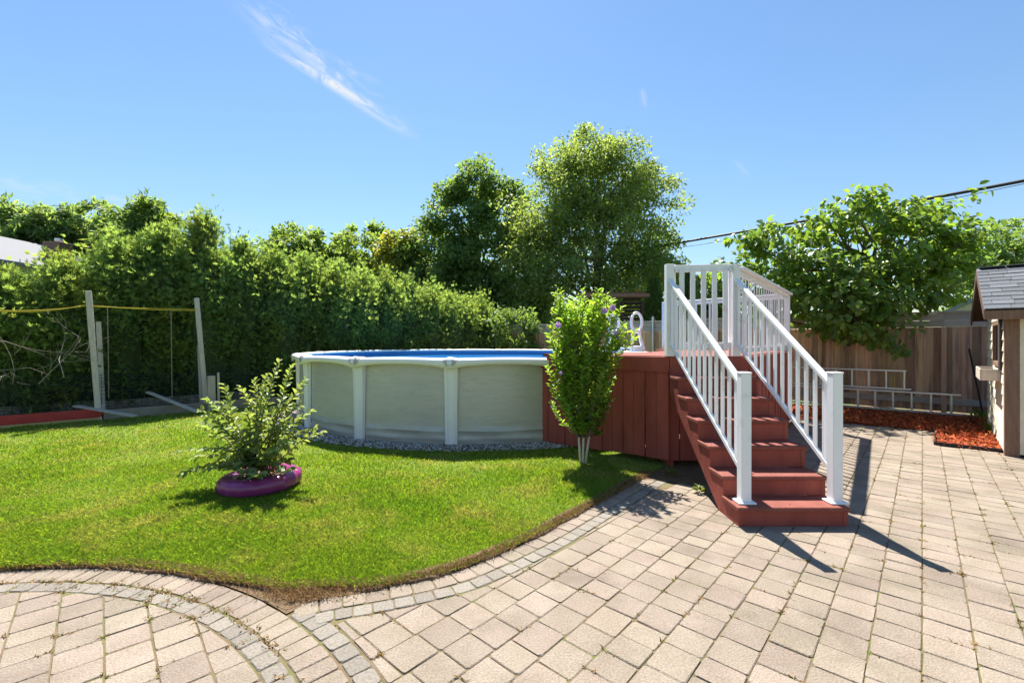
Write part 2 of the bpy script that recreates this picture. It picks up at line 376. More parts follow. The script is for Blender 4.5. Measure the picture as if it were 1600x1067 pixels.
def inset(poly, d):
    c = cen(poly); out = []; n = len(poly)
    sa = sum(poly[i].x * poly[(i + 1) % n].y - poly[(i + 1) % n].x * poly[i].y for i in range(n))
    if sa < 0: poly = poly[::-1]
    for i in range(n):
        p, a, b = poly[i], poly[i - 1], poly[(i + 1) % n]
        e1 = (p - a); e2 = (b - p)
        if e1.length < 1e-6 or e2.length < 1e-6: out.append(p); continue
        n1 = Vector((-e1.y, e1.x)).normalized(); n2 = Vector((-e2.y, e2.x)).normalized(); bi = n1 + n2
        if bi.length < .3: out.append(p + n1 * d); continue
        bi.normalize(); out.append(p + bi * min(d / max(bi.dot(n1), .35), d * 2))
    return out
def paver_data(poly, ztop=0.0, gap=.0026, bev=.004):
    """vertices and faces of one tumbled paver with worn edges"""
    b0 = inset(poly, gap); b = []
    for i, p in enumerate(b0):
        a_, c_ = b0[i - 1] - p, b0[(i + 1) % len(b0)] - p; k_ = random.uniform(.007, .016)
        if min(a_.length, c_.length) > .05: b += [p + a_.normalized() * k_, p + c_.normalized() * k_]
        else: b.append(p)
    t = inset(b, bev); n = len(b); dz = random.uniform(-.002, .002); tl = (random.uniform(-.012, .012), random.uniform(-.012, .012)); c = cen(b)
    hz = lambda p: ztop + dz + (p.x - c.x) * tl[0] + (p.y - c.y) * tl[1]
    jit = lambda p: Vector((p.x + random.uniform(-.0022, .0022), p.y + random.uniform(-.0022, .0022)))
    b = [jit(p) for p in b]; t = [jit(p) for p in t]
    vs = [(p.x, p.y, -.05) for p in b] + [(p.x, p.y, hz(p) - .0045) for p in b] + [(p.x, p.y, hz(p)) for p in t]
    fs = [(i, (i + 1) % n, n + (i + 1) % n, n + i) for i in range(n)] + [(n + i, n + (i + 1) % n, 2 * n + (i + 1) % n, 2 * n + i) for i in range(n)] + [tuple(range(2 * n, 3 * n))]
    return vs, fs
def seen(poly):
    """size of a paver in the photograph (0 when out of view)"""
    c = cen(poly)
    if c.y < 1.2: return 0
    x = 800 + F * c.x / c.y; y = HY + F * H / c.y
    if not (-60 < x < 1660 and y < 1130): return 0
    return area(poly) * F * F * H / c.y ** 3
def lay(root, polys, material, name='paver', limit=290, extra=None):
    polys = sorted(polys, key=lambda p: -seen(p)); rest = MB(); k = 0
    for p in polys:
        s = seen(p); vs, fs = paver_data(p)
        if s > 0 and k < limit:
            MB().add(vs, fs).build(name, material, root); k += 1
        else: rest.add(vs, fs)
    if rest.v: stuff(rest.build('remaining_' + name + 's', material, root))
DECK = [Vector(p) for p in ((.37, 6.93), (1.92, 5.484), (2.85, 5.44), (5.45, 8.75), (3.5, 10.7))]
def inside(p, poly):
    r = False; n = len(poly)
    for i in range(n):
        a, b = poly[i], poly[i - 1]
        if (a.y > p.y) != (b.y > p.y) and p.x < (b.x - a.x) * (p.y - a.y) / (b.y - a.y) + a.x: r = not r
    return r
MULCH = [Vector(p) for p in ((5.35, 9.30), (6.29, 8.51), (7.29, 7.72), (6.34, 6.72), (6.89, 6.22), (9.4, 8.9), (6.3, 11.6))]
SOILC = Vector((1.80, 5.28))

# main patio: courses running away to the right, pavers of three lengths
main = []
random.seed(11)
u2 = U.xy; v2 = Vv.xy; row = .198
for k in range(-45, 12):
    s = random.uniform(-1.0, -.7)
    while s < 13.0:
        ln = random.choice((.165, .19, .19, .215)) ; c = u2 * (s + ln / 2) + v2 * ((k + .5) * row)
        if -1.6 < c.x < 9.6 and 1.45 < c.y < 10.6:
            poly = [u2 * s + v2 * (k * row), u2 * (s + ln) + v2 * (k * row), u2 * (s + ln) + v2 * ((k + 1) * row), u2 * s + v2 * ((k + 1) * row)]
            ok = True
            dc = (c - CC); rr = dc.length
            if rr < CR + .35:
                n = dc.normalized(); poly = clip(poly, CC + n * (CR + .125), n)
            if len(poly) > 2 and c.y < 6.6 and c.x < 3:
                e, q, nn = edge_near(c)
                if e < .55: poly = clip(poly, q + nn * .262, nn)
            if len(poly) < 3 or area(poly) < .0035: ok = False
            if ok:
                c = cen(poly)
                if inside(c, DECK) or inside(c, MULCH) or (c - SOILC).length < .47 + .08 * math.sin(c.x * 9): ok = False
                if (c - Vector((7.0, 5.9))).dot(Vector((.69, .73))) > .55 and (c - Vector((6.71, 6.08))).dot(v2) < 0: ok = False   # under the shed
                if c.x < 1.7 and c.y > 5.5: ok = False
            if ok: main.append(poly)
        s += ln
patio = MB().add([(-2.2, .9, -.006), (10.5, .9, -.006), (10.5, 11.0, -.006), (1.6, 11.0, -.006), (1.3, 5.1, -.006), (.3, 3.78, -.006), (-1.3, 2.7, -.006)], [(0, 1, 2, 3, 4, 5, 6)]).build('patio', M_sand)
struct(patio)
lay(patio, main, M_paver)
# edging along the lawn: a beige row and a grey granite row
edging = struct(MB().add([(-.05, 3.6, -.010), (.1, 3.3, -.010), (1.7, 5.15, -.010), (1.55, 5.35, -.010)], [(0, 1, 2, 3)]).build('patio_edging', M_sand))
def along(line, step):
    out = [line[0]]; acc = 0
    for i in range(len(line) - 1):
        a, b = line[i], line[i + 1]; L = (b - a).length; pos = 0
        while acc + (L - pos) >= step:
            pos += step - acc; out.append(a + (b - a) * (pos / L)); acc = 0
        acc += L - pos
    return out
def normals(pts):
    r = []
    for i in range(len(pts)):
        d = pts[min(i + 1, len(pts) - 1)] - pts[max(i - 1, 0)]; r.append(Vector((-d.y, d.x)).normalized())
    return r
def rowcells(line, o0, o1, step):
    pts = along(line, step); nn = normals(pts)
    return [[pts[i] + nn[i] * o0, pts[i + 1] + nn[i + 1] * o0, pts[i + 1] + nn[i + 1] * o1, pts[i] + nn[i] * o1] for i in range(len(pts) - 1)]
vis_edge = [p for p in EDGE if p.y < 5.25]
beige = [c for c in rowcells(vis_edge, .0, .142, .135) if (cen(c) - CC).length > CR + .03]
grey = [c for c in rowcells(vis_edge, .148, .256, .112) if (cen(c) - CC).length > CR + .06]
lay(edging, beige, M_paver); lay(edging, grey, M_grey, 'granite_sett')
# round patio: soldier ring, granite ring, field; a second granite row outside it where it meets the main patio
rnd_p = MB(); rnd_p.prism([CC + Vector((math.cos(a), math.sin(a))) * (CR + .0) for a in np.linspace(0, 2 * math.pi, 64, endpoint=False)], -.03, -.0045)
rnd_p = struct(rnd_p.build('round_patio', M_sand))
def ring(r0, r1, step, a0, a1):
    n = int((a1 - a0) * (r0 + r1) / 2 / step); out = []
    for i in range(n):
        t0, t1 = a0 + (a1 - a0) * i / n, a0 + (a1 - a0) * (i + 1) / n
        e = lambda r, t: CC + Vector((math.cos(t), math.sin(t))) * r
        out.append([e(r0, t0), e(r1, t0), e(r1, t1), e(r0, t1)])
    return out
R_ = math.radians
lay(rnd_p, ring(2.725, 2.90, .112, R_(22), R_(125)), M_paver)
lay(rnd_p, ring(2.612, 2.718, .118, R_(22), R_(125)), M_grey, 'granite_sett')
th2 = math.radians(-42.5); u3 = Vector((math.sin(th2), math.cos(th2))); v3 = Vector((-math.cos(th2), math.sin(th2)))
fieldr = []
for k in range(-16, 18):
    s = random.uniform(-3.4, -3.2)
    while s < 3.2:
        ln = random.choice((.16, .185, .185, .21)); c = CC + u3 * (s + ln / 2) + v3 * ((k + .5) * .188)
        r = (c - CC).length
        if r < 2.75 and c.y > 1.4:
            o = CC; poly = [o + u3 * s + v3 * (k * .188), o + u3 * (s + ln) + v3 * (k * .188), o + u3 * (s + ln) + v3 * ((k + 1) * .188), o + u3 * s + v3 * ((k + 1) * .188)]
            if r > 2.3:
                n = (CC - c).normalized(); poly = clip(poly, CC - n * 2.606, n)
            if len(poly) > 2 and area(poly) > .003: fieldr.append(poly)
        s += ln
lay(rnd_p, fieldr, M_paver)
lay(edging, ring(2.908, 3.018, .116, R_(18), R_(54.5)), M_grey, 'granite_sett')

# lawn -------------------------------------------------------------------
arc = [Vector((-1.12, 2.80)), Vector((-1.30, 2.775))] + [CC + Vector((math.cos(a), math.sin(a))) * (CR + .09 * max(0, 1 - (a - R_(61)) / R_(9))) for a in np.linspace(R_(61), R_(128), 40)]
left_edge = [CC + Vector((math.cos(a), math.sin(a))) * CR for a in np.linspace(R_(128), R_(180), 8)]
lawn_poly = [p for p in EDGE if p.x > -.92] + arc + left_edge + [Vector((-14, .2)), Vector((-16, 2.0)), Vector((-6.2, 10.9)), Vector((-2, 15.5)), Vector((.5, 17)), Vector((4, 12.5)), Vector((2.6, 8.0))]
LZ = .012
mb = MB(); mb.add([(p.x, p.y, LZ) for p in lawn_poly], [tuple(range(len(lawn_poly)))[::-1]])
lawn = struct(mb.build('lawn', M_lawn))
# soil lip between lawn and pavers
def ribbon(line, w0, w1, jit, name):
    pts = along(line, .03); nn = normals(pts); vs = []; fs = []
    for i, (p, n) in enumerate(zip(pts, nn)):
        j = random.uniform(-jit, jit) + .016 * math.sin(i * .37) + .012 * math.sin(i * .113 + 1)
        for k, (o, z) in enumerate(((w0, LZ + .012), (w0 * .45, LZ + .014 + random.uniform(-.008, .010)), (w1 * .55 + j * .6, .012 + random.uniform(-.004, .008)), (w1 + j, -.010))):
            q = p + n * o; vs.append((q.x + random.uniform(-.006, .006), q.y + random.uniform(-.006, .006), z))
    for i in range(len(pts) - 1):
        for k in range(3): a = i * 4 + k; fs.append((a, a + 1, a + 5, a + 4))
    return MB().add(vs, fs).build(name, M_soil)
lawn_line = [p for p in EDGE if p.y < 5.3 and p.x > -.92] + arc
lip = struct(ribbon(lawn_line, -.10, .012, .012, 'soil_lip'))
mb = MB(); mb.add([(x, y, .003) for x, y in ((-.85, 2.86), (-.80, 2.80), (-1.1, 2.71), (-1.235, 2.645), (-1.30, 2.585), (-1.40, 2.63), (-1.56, 2.735), (-1.50, 2.80), (-1.2, 2.86))], [tuple(range(9))[::-1]]); struct(mb.build('soil_corner', M_soil))
mb = MB(); aa_ = np.linspace(R_(55), R_(78), 24)
mb.add([(CC.x + 2.904 * math.cos(t), CC.y + 2.904 * math.sin(t), .0015) for t in aa_] + [(CC.x + 3.06 * math.cos(t), CC.y + 3.06 * math.sin(t), .0015) for t in aa_], [(i, 24 + i, 25 + i, i + 1) for i in range(23)]); struct(mb.build('soil_strip', M_soil))
soilp = []
for i in range(40):
    a = 2 * math.pi * i / 40; soilp.append((1.85 + .72 * math.cos(a) * (1 + .12 * math.sin(3 * a)), 5.62 + .72 * math.sin(a) * (1 + .1 * math.cos(5 * a))))
mb = MB(); mb.add([(x, y, .002) for x, y in soilp], [tuple(range(40))]); struct(mb.build('soil_patch', M_soil))

# grass blades, spread evenly as seen from the patio
POOLC = Vector((-.68, 10.6)); PR = 4.0
def poly_mask(X, Y, poly):
    r = np.zeros(len(X), bool); n = len(poly)
    for i in range(n):
        a, b = poly[i], poly[i - 1]
        if abs(a.y - b.y) < 1e-9: continue
        c = ((a.y > Y) != (b.y > Y)) & (X < (b.x - a.x) * (Y - a.y) / (b.y - a.y) + a.x); r ^= c
    return r
def scatter(n, poly, y0, y1, x0=-200, x1=1800):
    py0 = HY + F * H / y1; py1 = HY + F * H / y0
    py = py0 + (py1 - py0) * RNG.random(n) ** .9; Y = F * H / (py - HY); X = (x0 + (x1 - x0) * RNG.random(n) - 800) / F * Y
    k = poly_mask(X, Y, poly); return X[k], Y[k]
def blades(X, Y, hgt, wid, z=LZ, lean=.95):
    n = len(X); a = RNG.random(n) * 2 * np.pi; b = RNG.random(n) * 2 * np.pi; h = hgt * (.55 + .8 * RNG.random(n)); w = wid * (.7 + .6 * RNG.random(n))
    ln = lean * h * (.3 + RNG.random(n)); P = np.stack([X, Y, np.full(n, z)], 1)
    sd_ = np.stack([np.cos(a), np.sin(a), 0 * a], 1) * w[:, None] * .5
    tip = P + np.stack([np.cos(b) * ln, np.sin(b) * ln, h], 1); mid = P + np.stack([np.cos(b) * ln * .3, np.sin(b) * ln * .3, h * .6], 1)
    return np.stack([P - sd_, P + sd_, mid + sd_ * .7, tip, mid - sd_ * .7], 1)
BF = [(0, 1, 2, 3, 4)]
X, Y = scatter(620000, lawn_poly, 2.3, 13, -160, 1250)
k = (np.hypot(X - POOLC.x, Y - POOLC.y) > PR + .36 + .05 * np.sin(X * 7)) & ~((np.hypot(X - 1.85, Y - 5.7) < .62) & (RNG.random(len(X)) < .93))
X = X[k]; Y = Y[k]
tall = .8 + .35 * np.sin(X * 2.1 + 1.3 * np.sin(Y * 1.7)) * np.sin(Y * 2.7 + X)
wid = .0042 * np.clip(Y / 3.0, 1, 3.2)
gr = link('grass', np_mesh('grass', blades(X, Y, .036 * np.clip(tall, .5, 1.3), wid), BF, M_blade))
stuff(gr); gr['label'] = 'short bright green lawn grass'; gr['category'] = 'grass'
# dead grass along the cut lawn edge
pts = along(lawn_line, .004); nn = normals(pts)
PX = np.array([p.x for p in pts]); PY = np.array([p.y for p in pts]); NX = np.array([p.x for p in nn]); NY = np.array([p.y for p in nn])
cx_ = RNG.normal(-1.25, .14, 900); cy_ = 2.70 + RNG.normal(0, .035, 900) + .12 * (np.abs(cx_ + 1.28))
rep = 8; o = RNG.normal(-.028, .024, (rep, len(pts))); X = (PX + NX * o).ravel(); Y = (PY + NY * o).ravel()
X = np.concatenate([X, cx_]); Y = np.concatenate([Y, cy_])
bl = blades(X, Y, .024, .0045, LZ + .004, 1.3)
dg = stuff(link('dead_grass', np_mesh('dead_grass', bl, BF, M_dead))); dg['label'] = 'dry brown grass along the cut lawn edge'; dg['category'] = 'dead grass'
# weeds and moss in the paver joints
wx = []; wy = []
allp = [p for p in main + fieldr if seen(p) > 0]
for p in allp:
    if random.random() < .5:
        i = random.randrange(len(p)); a, b = p[i], p[(i + 1) % len(p)]
        for _ in range(random.choice((3, 5, 8, 16))):
            q = a + (b - a) * min(1, max(0, random.gauss(.1, .22))); wx.append(q.x + random.gauss(0, .006)); wy.append(q.y + random.gauss(0, .006))
for _ in range(80):                                        # thicker tufts in the round patio's rings
    t = R_(random.uniform(35, 100)); r = random.choice((2.60, 2.722, 2.722, 2.66)); q = CC + Vector((math.cos(t), math.sin(t))) * r
    for _ in range(14): wx.append(q.x + random.gauss(0, .022)); wy.append(q.y + random.gauss(0, .016))
wx = np.array(wx); wy = np.array(wy); half = RNG.random(len(wx)) < .35
jw = stuff(link('joint_weeds', np_mesh('joint_weeds', blades(wx[half], wy[half], .016, .004, -.006, 1.0), BF, M_blade))); jw['label'] = 'tiny weeds growing in the paver joints'; jw['category'] = 'weeds'
jd = stuff(link('joint_debris', np_mesh('joint_debris', blades(wx[~half], wy[~half], .016, .010, -.006, 1.8), BF, M_dead))); jd['label'] = 'dry brown debris in the paver joints'; jd['category'] = 'debris'

# ------------------------------------------------------------------ pool
pool = thing('above_ground_pool', 'round above ground pool with grey walls and white rim on the lawn', 'pool', (POOLC.x, POOLC.y, 0))
def pc(r, phi, z=0): return Vector((POOLC.x + r * math.sin(phi), POOLC.y - r * math.cos(phi), z))
PH0 = math.radians(-3.2); DP = math.radians(22.5)
RIM = 1.285
mb = MB(); n = 160
zs = [0, .02, .07, .085, .12, .20, .21, .225, .30, .5, .8, 1.1, 1.235]
for j, z in enumerate(zs):
    for i in range(n):
        a = 2 * math.pi * i / n
        r = 3.93 + ((.010 * math.sin(a * 23 + j) + .006 * math.sin(a * 57 + 2 * j)) if j in (2, 3, 5, 6, 7) else 0) + (.012 if j in (3, 6) else 0)
        mb.v.append(tuple(pc(r, a, z)))
for j in range(len(zs) - 1):
    for i in range(n): i2 = (i + 1) % n; mb.f.append((j * n + i, j * n + i2, (j + 1) * n + i2, (j + 1) * n + i))
mb.build('wall', M_poolwall, pool, True)
mb = MB()
for j, (r, z) in enumerate(((3.90, 1.24), (3.90, .05), (3.8, .03))):
    for i in range(96): mb.v.append(tuple(pc(r, 2 * math.pi * i / 96, z)))
for j in range(2):
    for i in range(96): i2 = (i + 1) % 96; mb.f.append((j * 96 + i2, j * 96 + i, (j + 1) * 96 + i, (j + 1) * 96 + i2))
mb.f.append(tuple(192 + i for i in range(96)))
mb.build('liner', M_liner, pool, True)
# one rim segment, built across one bay: a moulded seat with a drooping outer lip
def rim_mesh():
    mb = MB(); m = 13
    for i in range(m):
        t = i / (m - 1); a = -DP / 2 + DP * t; e = (2 * t - 1) ** 2
        drop = .088 + .055 * e ** 1.5; ch = math.cos(DP / 2 * .98) / math.cos(a)     # straight-ish outer edge
        ro = 4.10 * (ch * .75 + .25 * 1.0); rise = .016 * (1 - e)
        prof = [(3.86, RIM - .035), (3.86, RIM - .004), (3.89, RIM + .008 + rise), (ro - .05, RIM + .004 + rise), (ro - .012, RIM - .010 + rise), (ro, RIM - .034 + rise), (ro - .004, RIM + rise - drop), (ro - .024, RIM + rise - drop), (ro - .03, RIM - .036)]
        for r, z in prof: mb.v.append((r * math.sin(a), -r * math.cos(a), z))
    q = 9
    for i in range(m - 1):
        for k in range(q): k2 = (k + 1) % q; mb.f.append((i * q + k, (i + 1) * q + k, (i + 1) * q + k2, i * q + k2))
    mb.f.append(tuple(range(q))); mb.f.append(tuple((m - 1) * q + k for k in range(q))[::-1])
    return mb.mesh('rim_segment', M_resin, True)
rme = rim_mesh()
def cap_mesh():
    mb = MB(); rows = [(3.85, .055, .0), (3.90, .085, .022), (4.02, .105, .024), (4.075, .115, .010), (4.100, .095, -.03), (4.100, .055, -.085), (4.06, .045, -.11)]
    for r, w, dz in rows:
        for s in (-1, -.5, 0, .5, 1): mb.v.append((w * s, -r, RIM + dz - .010 * s * s + .004))
    for i in range(len(rows) - 1):
        for k in range(4): a = i * 5 + k; mb.f.append((a, a + 5, a + 6, a + 1))
    return mb.mesh('joint_cap', M_cap, True)
cme = cap_mesh()
def tongue_mesh():
    mb = MB(); mb.v = []
    rows = [(4.03, .035, .034), (4.085, .040, .020), (4.112, .036, -.03), (4.115, .030, -.072)]
    for r, w, dz in rows:
        for s in (-1, 0, 1): mb.v.append((w * s, -r, RIM + dz))
    for i in range(3):
        for k in range(2): a = i * 3 + k; mb.f.append((a, a + 3, a + 4, a + 1))
    return mb.mesh('cap_ridge', M_resin, True)
tme = tongue_mesh()
def upright_mesh():
    mb = MB()
    for z, w, r in ((0.0, .070, 4.0), (.02, .078, 4.0), (.6, .082, 4.005), (1.0, .088, 4.015), (1.21, .092, 4.03)):
        for x, rr in ((-w * 1.25, 3.935), (-w * 1.12, r - .02), (-w * .55, r), (-w * .45, r - .008), (w * .45, r - .008), (w * .55, r), (w * 1.12, r - .02), (w * 1.25, 3.935)): mb.v.append((x, -rr, z))
    for j in range(4):
        for k in range(7): a = j * 8 + k; mb.f.append((a, a + 1, a + 9, a + 8))
    mb.f.append(tuple(range(8))[::-1])
    return mb.mesh('upright', M_resin)
ume = upright_mesh()
for k in range(16):
    a = PH0 + k * DP
    p = (POOLC.x, POOLC.y, 0)
    c = link('joint_cap', cme, pool, p, a); link('cap_ridge', tme, c, p, a)
    link('rim_segment', rme, pool, p, a + DP / 2)
    link('upright', ume, pool, p, a)
# water
m = bpy.data.materials.new('pool_water'); m.use_nodes = True; nt = m.node_tree; bs = nt.nodes['Principled BSDF']
bs.inputs['Base Color'].default_value = (.04, .26, .58, 1); bs.inputs['Roughness'].default_value = .06; bs.inputs['IOR'].default_value = 1.33
nz = nt.nodes.new('ShaderNodeTexNoise'); nz.inputs['Scale'].default_value = 5; nz.inputs['Detail'].default_value = 4
bp = nt.nodes.new('ShaderNodeBump'); bp.inputs['Strength'].default_value = .5; bp.inputs['Distance'].default_value = .03
nt.links.new(nz.outputs[0], bp.inputs['Height']); nt.links.new(bp.outputs[0], bs.inputs['Normal'])
mb = MB(); mb.add([tuple(pc(3.898, 2 * math.pi * i / 96, 1.13)) for i in range(96)], [tuple(range(96))]); struct(mb.build('water', m))
# pebble ring at the pool's foot
mb = MB(); ang = np.linspace(-2.2, 1.0, 60)
mb.add([tuple(pc(3.9, a, .020)) for a in ang] + [tuple(pc(4.36 + .04 * math.sin(a * 13), a, .018)) for a in ang], [(i, i + 1, 61 + i, 60 + i) for i in range(59)])
struct(mb.build('gravel_strip', M_soil))
n = 5200; a = RNG.uniform(-1.9, .75, n); r = 3.98 + .42 * RNG.random(n) ** 1.1
cx = POOLC.x + r * np.sin(a); cy = POOLC.y - r * np.cos(a); sz = .011 + .016 * RNG.random(n) ** 2
octa = np.array([(1, 0, 0), (0, 1, 0), (-1, 0, 0), (0, -1, 0), (0, 0, .6), (0, 0, -.6)], float)
V = octa[None] * sz[:, None, None] * (1 + .35 * RNG.normal(size=(n, 6, 1)).clip(-1, 1)); ro = RNG.random(n) * 6.28
V = np.stack([V[..., 0] * np.cos(ro)[:, None] - V[..., 1] * np.sin(ro)[:, None], V[..., 0] * np.sin(ro)[:, None] + V[..., 1] * np.cos(ro)[:, None], V[..., 2]], -1)
V += np.stack([cx, cy, .024 + .3 * sz], 1)[:, None]
pb = stuff(link('pebbles', np_mesh('pebbles', V, [(0, 1, 4), (1, 2, 4), (2, 3, 4), (3, 0, 4), (1, 0, 5), (2, 1, 5), (3, 2, 5), (0, 3, 5)], M_stone)))
pb['label'] = 'grey and white pebbles round the foot of the pool'; pb['category'] = 'gravel'
# pinkish stones beside the pool
for i, (px, py, s, lb) in enumerate(((434, 657, .17, 'pinkish stone slab on the lawn behind the planted tyre'), (451, 650, .11, 'smaller pinkish stone against the left side of the pool'))):
    g = gp(px, py); mb = MB()
    pl = [Vector((g.x + s * math.cos(t) * (1.25 + .2 * math.sin(3 * t + i)), g.y + s * math.sin(t) * (.8 + .15 * math.cos(2 * t)))) for t in np.linspace(0, 6.28, 10)[:-1]]
    p2 = inset(pl, .03); nn_ = len(pl)
    mb.add([(p.x, p.y, 0) for p in pl] + [(p.x, p.y, .05) for p in pl] + [(p.x, p.y, .075) for p in p2], [(k, (k + 1) % nn_, nn_ + (k + 1) % nn_, nn_ + k) for k in range(nn_)] + [(nn_ + k, nn_ + (k + 1) % nn_, 2 * nn_ + (k + 1) % nn_, 2 * nn_ + k) for k in range(nn_)] + [tuple(range(2 * nn_, 3 * nn_))])
    tag(mb.build('garden_stone', M_pink), lb, 'stone')

# ------------------------------------------------------------------ deck
DZ = 1.37
deck = thing('pool_deck', 'dark red raised wooden deck between the pool and the stairs', 'deck', (1.92, 5.484, 0))
A, B, C, D, E = [Vector((p.x, p.y, 0)) for p in DECK]
arcp = []
def pang(p): return math.atan2(p.x - POOLC.x, -(p.y - POOLC.y))
a0, a1 = pang(E), pang(A)
for i in range(13): q = pc(4.125, a0 + (a1 - a0) * i / 12); arcp.append(Vector((q.x, q.y)))
A2 = A + (B - A) * .11
MB().prism([A2.xy + (B - A).xy.normalized() * .0, B.xy, C.xy, D.xy] + arcp, DZ - .04, DZ).build('platform', M_tread, deck)
def skirt(P, Q, zb0, zb1, ztop, w=.146, start=0.0):
    d = (Q - P); L = d.length; d.normalize(); nn_ = Vector((d.y, -d.x, 0)); n = int(L / w); w = L / n
    for i in range(n):
        t = (i + .5) / n; zb = zb0 + (zb1 - zb0) * t + random.uniform(-.008, .008); off = random.uniform(-.004, .004) + (.012 if i % 2 else 0)
        zt = ztop - .012
        MB().box(P + d * (w * (i + .5)) + nn_ * (-.02 + off) + ZZ * ((zb + zt) / 2), (w - .006, .022, zt - zb), (d, nn_, ZZ), .003).build('skirt_board', M_red, deck)
skirt(A2, B, .03, .10, DZ - .02); skirt(B + Vector((.0, .06, 0)), C + Vector((0, .06, 0)), .08, .08, DZ - .06); skirt(C, D, .05, .02, DZ - .02)
# lower end by the pool rim
dAB = (B - A).normalized(); nAB = Vector((dAB.y, -dAB.x, 0))
skirt(A, A2, .03, .03, 1.215, .115)
MB().beam(A + nAB * .012 + ZZ * 1.20, A2 + nAB * .012 + ZZ * 1.20, .04, .10, bev=.004).build('end_trim', M_red, deck)
MB().beam(A2 + nAB * .02 + ZZ * (DZ - .103), B + nAB * .02 + dAB * .02 + ZZ * (DZ - .103), .035, .19, bev=.004).build('fascia', M_red, deck)
MB().beam(B + Vector((.0, -.03, DZ - .123)), C + Vector((0, -.03, DZ - .123)), .035, .235, bev=.004).build('fascia', M_red, deck)
dCD = (D - C).normalized(); nCD = Vector((dCD.y, -dCD.x, 0))
MB().beam(C + nCD * .02 + ZZ * (DZ - .103), D + nCD * .02 + ZZ * (DZ - .103), .035, .19, bev=.004).build('fascia', M_red, deck)
for p in (B + Vector((.05, .15, 0)), C + Vector((-.1, .2, 0)), B + Vector((.1, 1.5, 0))):
    MB().box(p + ZZ * .65, (.09, .09, 1.3)).build('support_post', M_red, deck)
# deck railing
rail_h = 2.46
railp = MB().beam(C + Vector((-.08, .04, rail_h)) + dCD * .1, D + ZZ * rail_h - dCD * .1, .085, .04, bev=.006).build('deck_railing', M_whitew, deck)
def railing_run(P, Q, sp, z0, z1, first=True, bw=.035):
    d = (Q - P); L = d.length; d.normalize(); s = Vector((d.y, -d.x, 0))
    MB().beam(P + ZZ * (z1 - .055), Q + ZZ * (z1 - .055), .03, .06).build('rail', M_whitew, railp)
    MB().beam(P + ZZ * (z0 + .04), Q + ZZ * (z0 + .04), .03, .07).build('rail', M_whitew, railp)
    n = int(L / sp); bm = MB().box((0, 0, 0), (bw, bw * .4, z1 - z0 - .10), (d, s, ZZ)).mesh('baluster', M_whitew)
    for i in range(1, n): link('baluster', bm, railp, P + d * (L * i / n) + s * .024 + ZZ * ((z0 + z1) / 2 - .02))
PC_ = C + Vector((-.10, .06, 0)) ; PD_ = D - dCD * .12 - nCD * .05
railing_run(PC_ + dCD * .06, PD_, .175, DZ + .03, rail_h, bw=.028)
MB().box(PD_ + ZZ * ((DZ + rail_h + .02) / 2), (.09, .09, rail_h + .02 - DZ), (dCD, nCD, ZZ), .004).build('post', M_whitew, railp)
dDE = (E - D).normalized(); PE_ = E - dDE * .15
MB().beam(PD_ + ZZ * (rail_h + .003), PE_ + ZZ * (rail_h + .003), .085, .036, bev=.006).build('rail', M_whitew, railp)
railing_run(PD_, PE_, .15, DZ + .03, rail_h)
MB().box(PE_ + ZZ * ((DZ + rail_h + .02) / 2), (.09, .09, rail_h + .02 - DZ), (dDE, Vector((dDE.y, -dDE.x, 0)), ZZ), .004).build('post', M_whitew, railp)
MB().box(PE_ - dDE * .12 + ZZ * ((DZ + rail_h) / 2 - .03), (.09, .05, rail_h - DZ - .1), (dDE, Vector((dDE.y, -dDE.x, 0)), ZZ)).build('red_post', M_red, railp)
# gate at the stair head
gate = MB().beam((1.985, 5.47, 2.435), (2.655, 5.47, 2.45), .045, .085, bev=.004).build('gate', M_whitew, deck)
MB().beam((1.985, 5.47, 1.50), (2.655, 5.47, 1.50), .045, .08, bev=.004).build('gate_rail', M_whitew, gate)
sm = MB().box((0, 0, 0), (.058, .022, .98), bev=.003).mesh('slat', M_whitew)
for i in range(5): link('slat', sm, gate, (2.06 + i * .132, 5.435, 1.93))
MB().box((2.665, 5.425, 2.44), (.07, .02, .09), bev=.003).build('hinge', M_alu, gate)
MB().tube([(2.64, 5.41, 2.47), (2.69, 5.41, 2.41)], .012, 8).build('latch', M_alu, gate)

# ------------------------------------------------------------------ stairs
XL, XR = 1.905, 2.81
treadY = [3.735, 4.01, 4.285, 4.555, 4.825, 5.095]
treadZ = [.166, .345, .548, .750, .940, 1.140]
stairs = thing('wooden_stairs', 'dark red wooden stairs with white metal handrails up to the deck', 'stairs', (2.36, 4.5, 0))
for i, (y, z) in enumerate(zip(treadY, treadZ)):
    yb = (treadY[i + 1] if i < 5 else 5.37) + .022
    e = .012 if i % 2 else 0
    MB().box(((XL + XR) / 2 + random.uniform(-.004, .004), (y + yb) / 2, z - .019), (XR - XL + .035, yb - y, .038), bev=.006).build('tread', M_tread, stairs)
    sc = MB()
    for sx in (XL + .03, (XL + XR) / 2, XR - .03):
        for sy in (.07, .20): sc.tube([(sx + random.uniform(-.006, .006), y + sy, z - .002), (sx, y + sy, z + .0012)], .006, 8)
    stuff(sc.build('screws', M_screw, stairs))
    zb = treadZ[i - 1] if i else .0
    MB().box(((XL + XR) / 2, y + .032, (zb + z - .038) / 2), (XR - XL - .01, .02, z - .038 - zb - .002), bev=.002).build('riser', M_red, stairs)
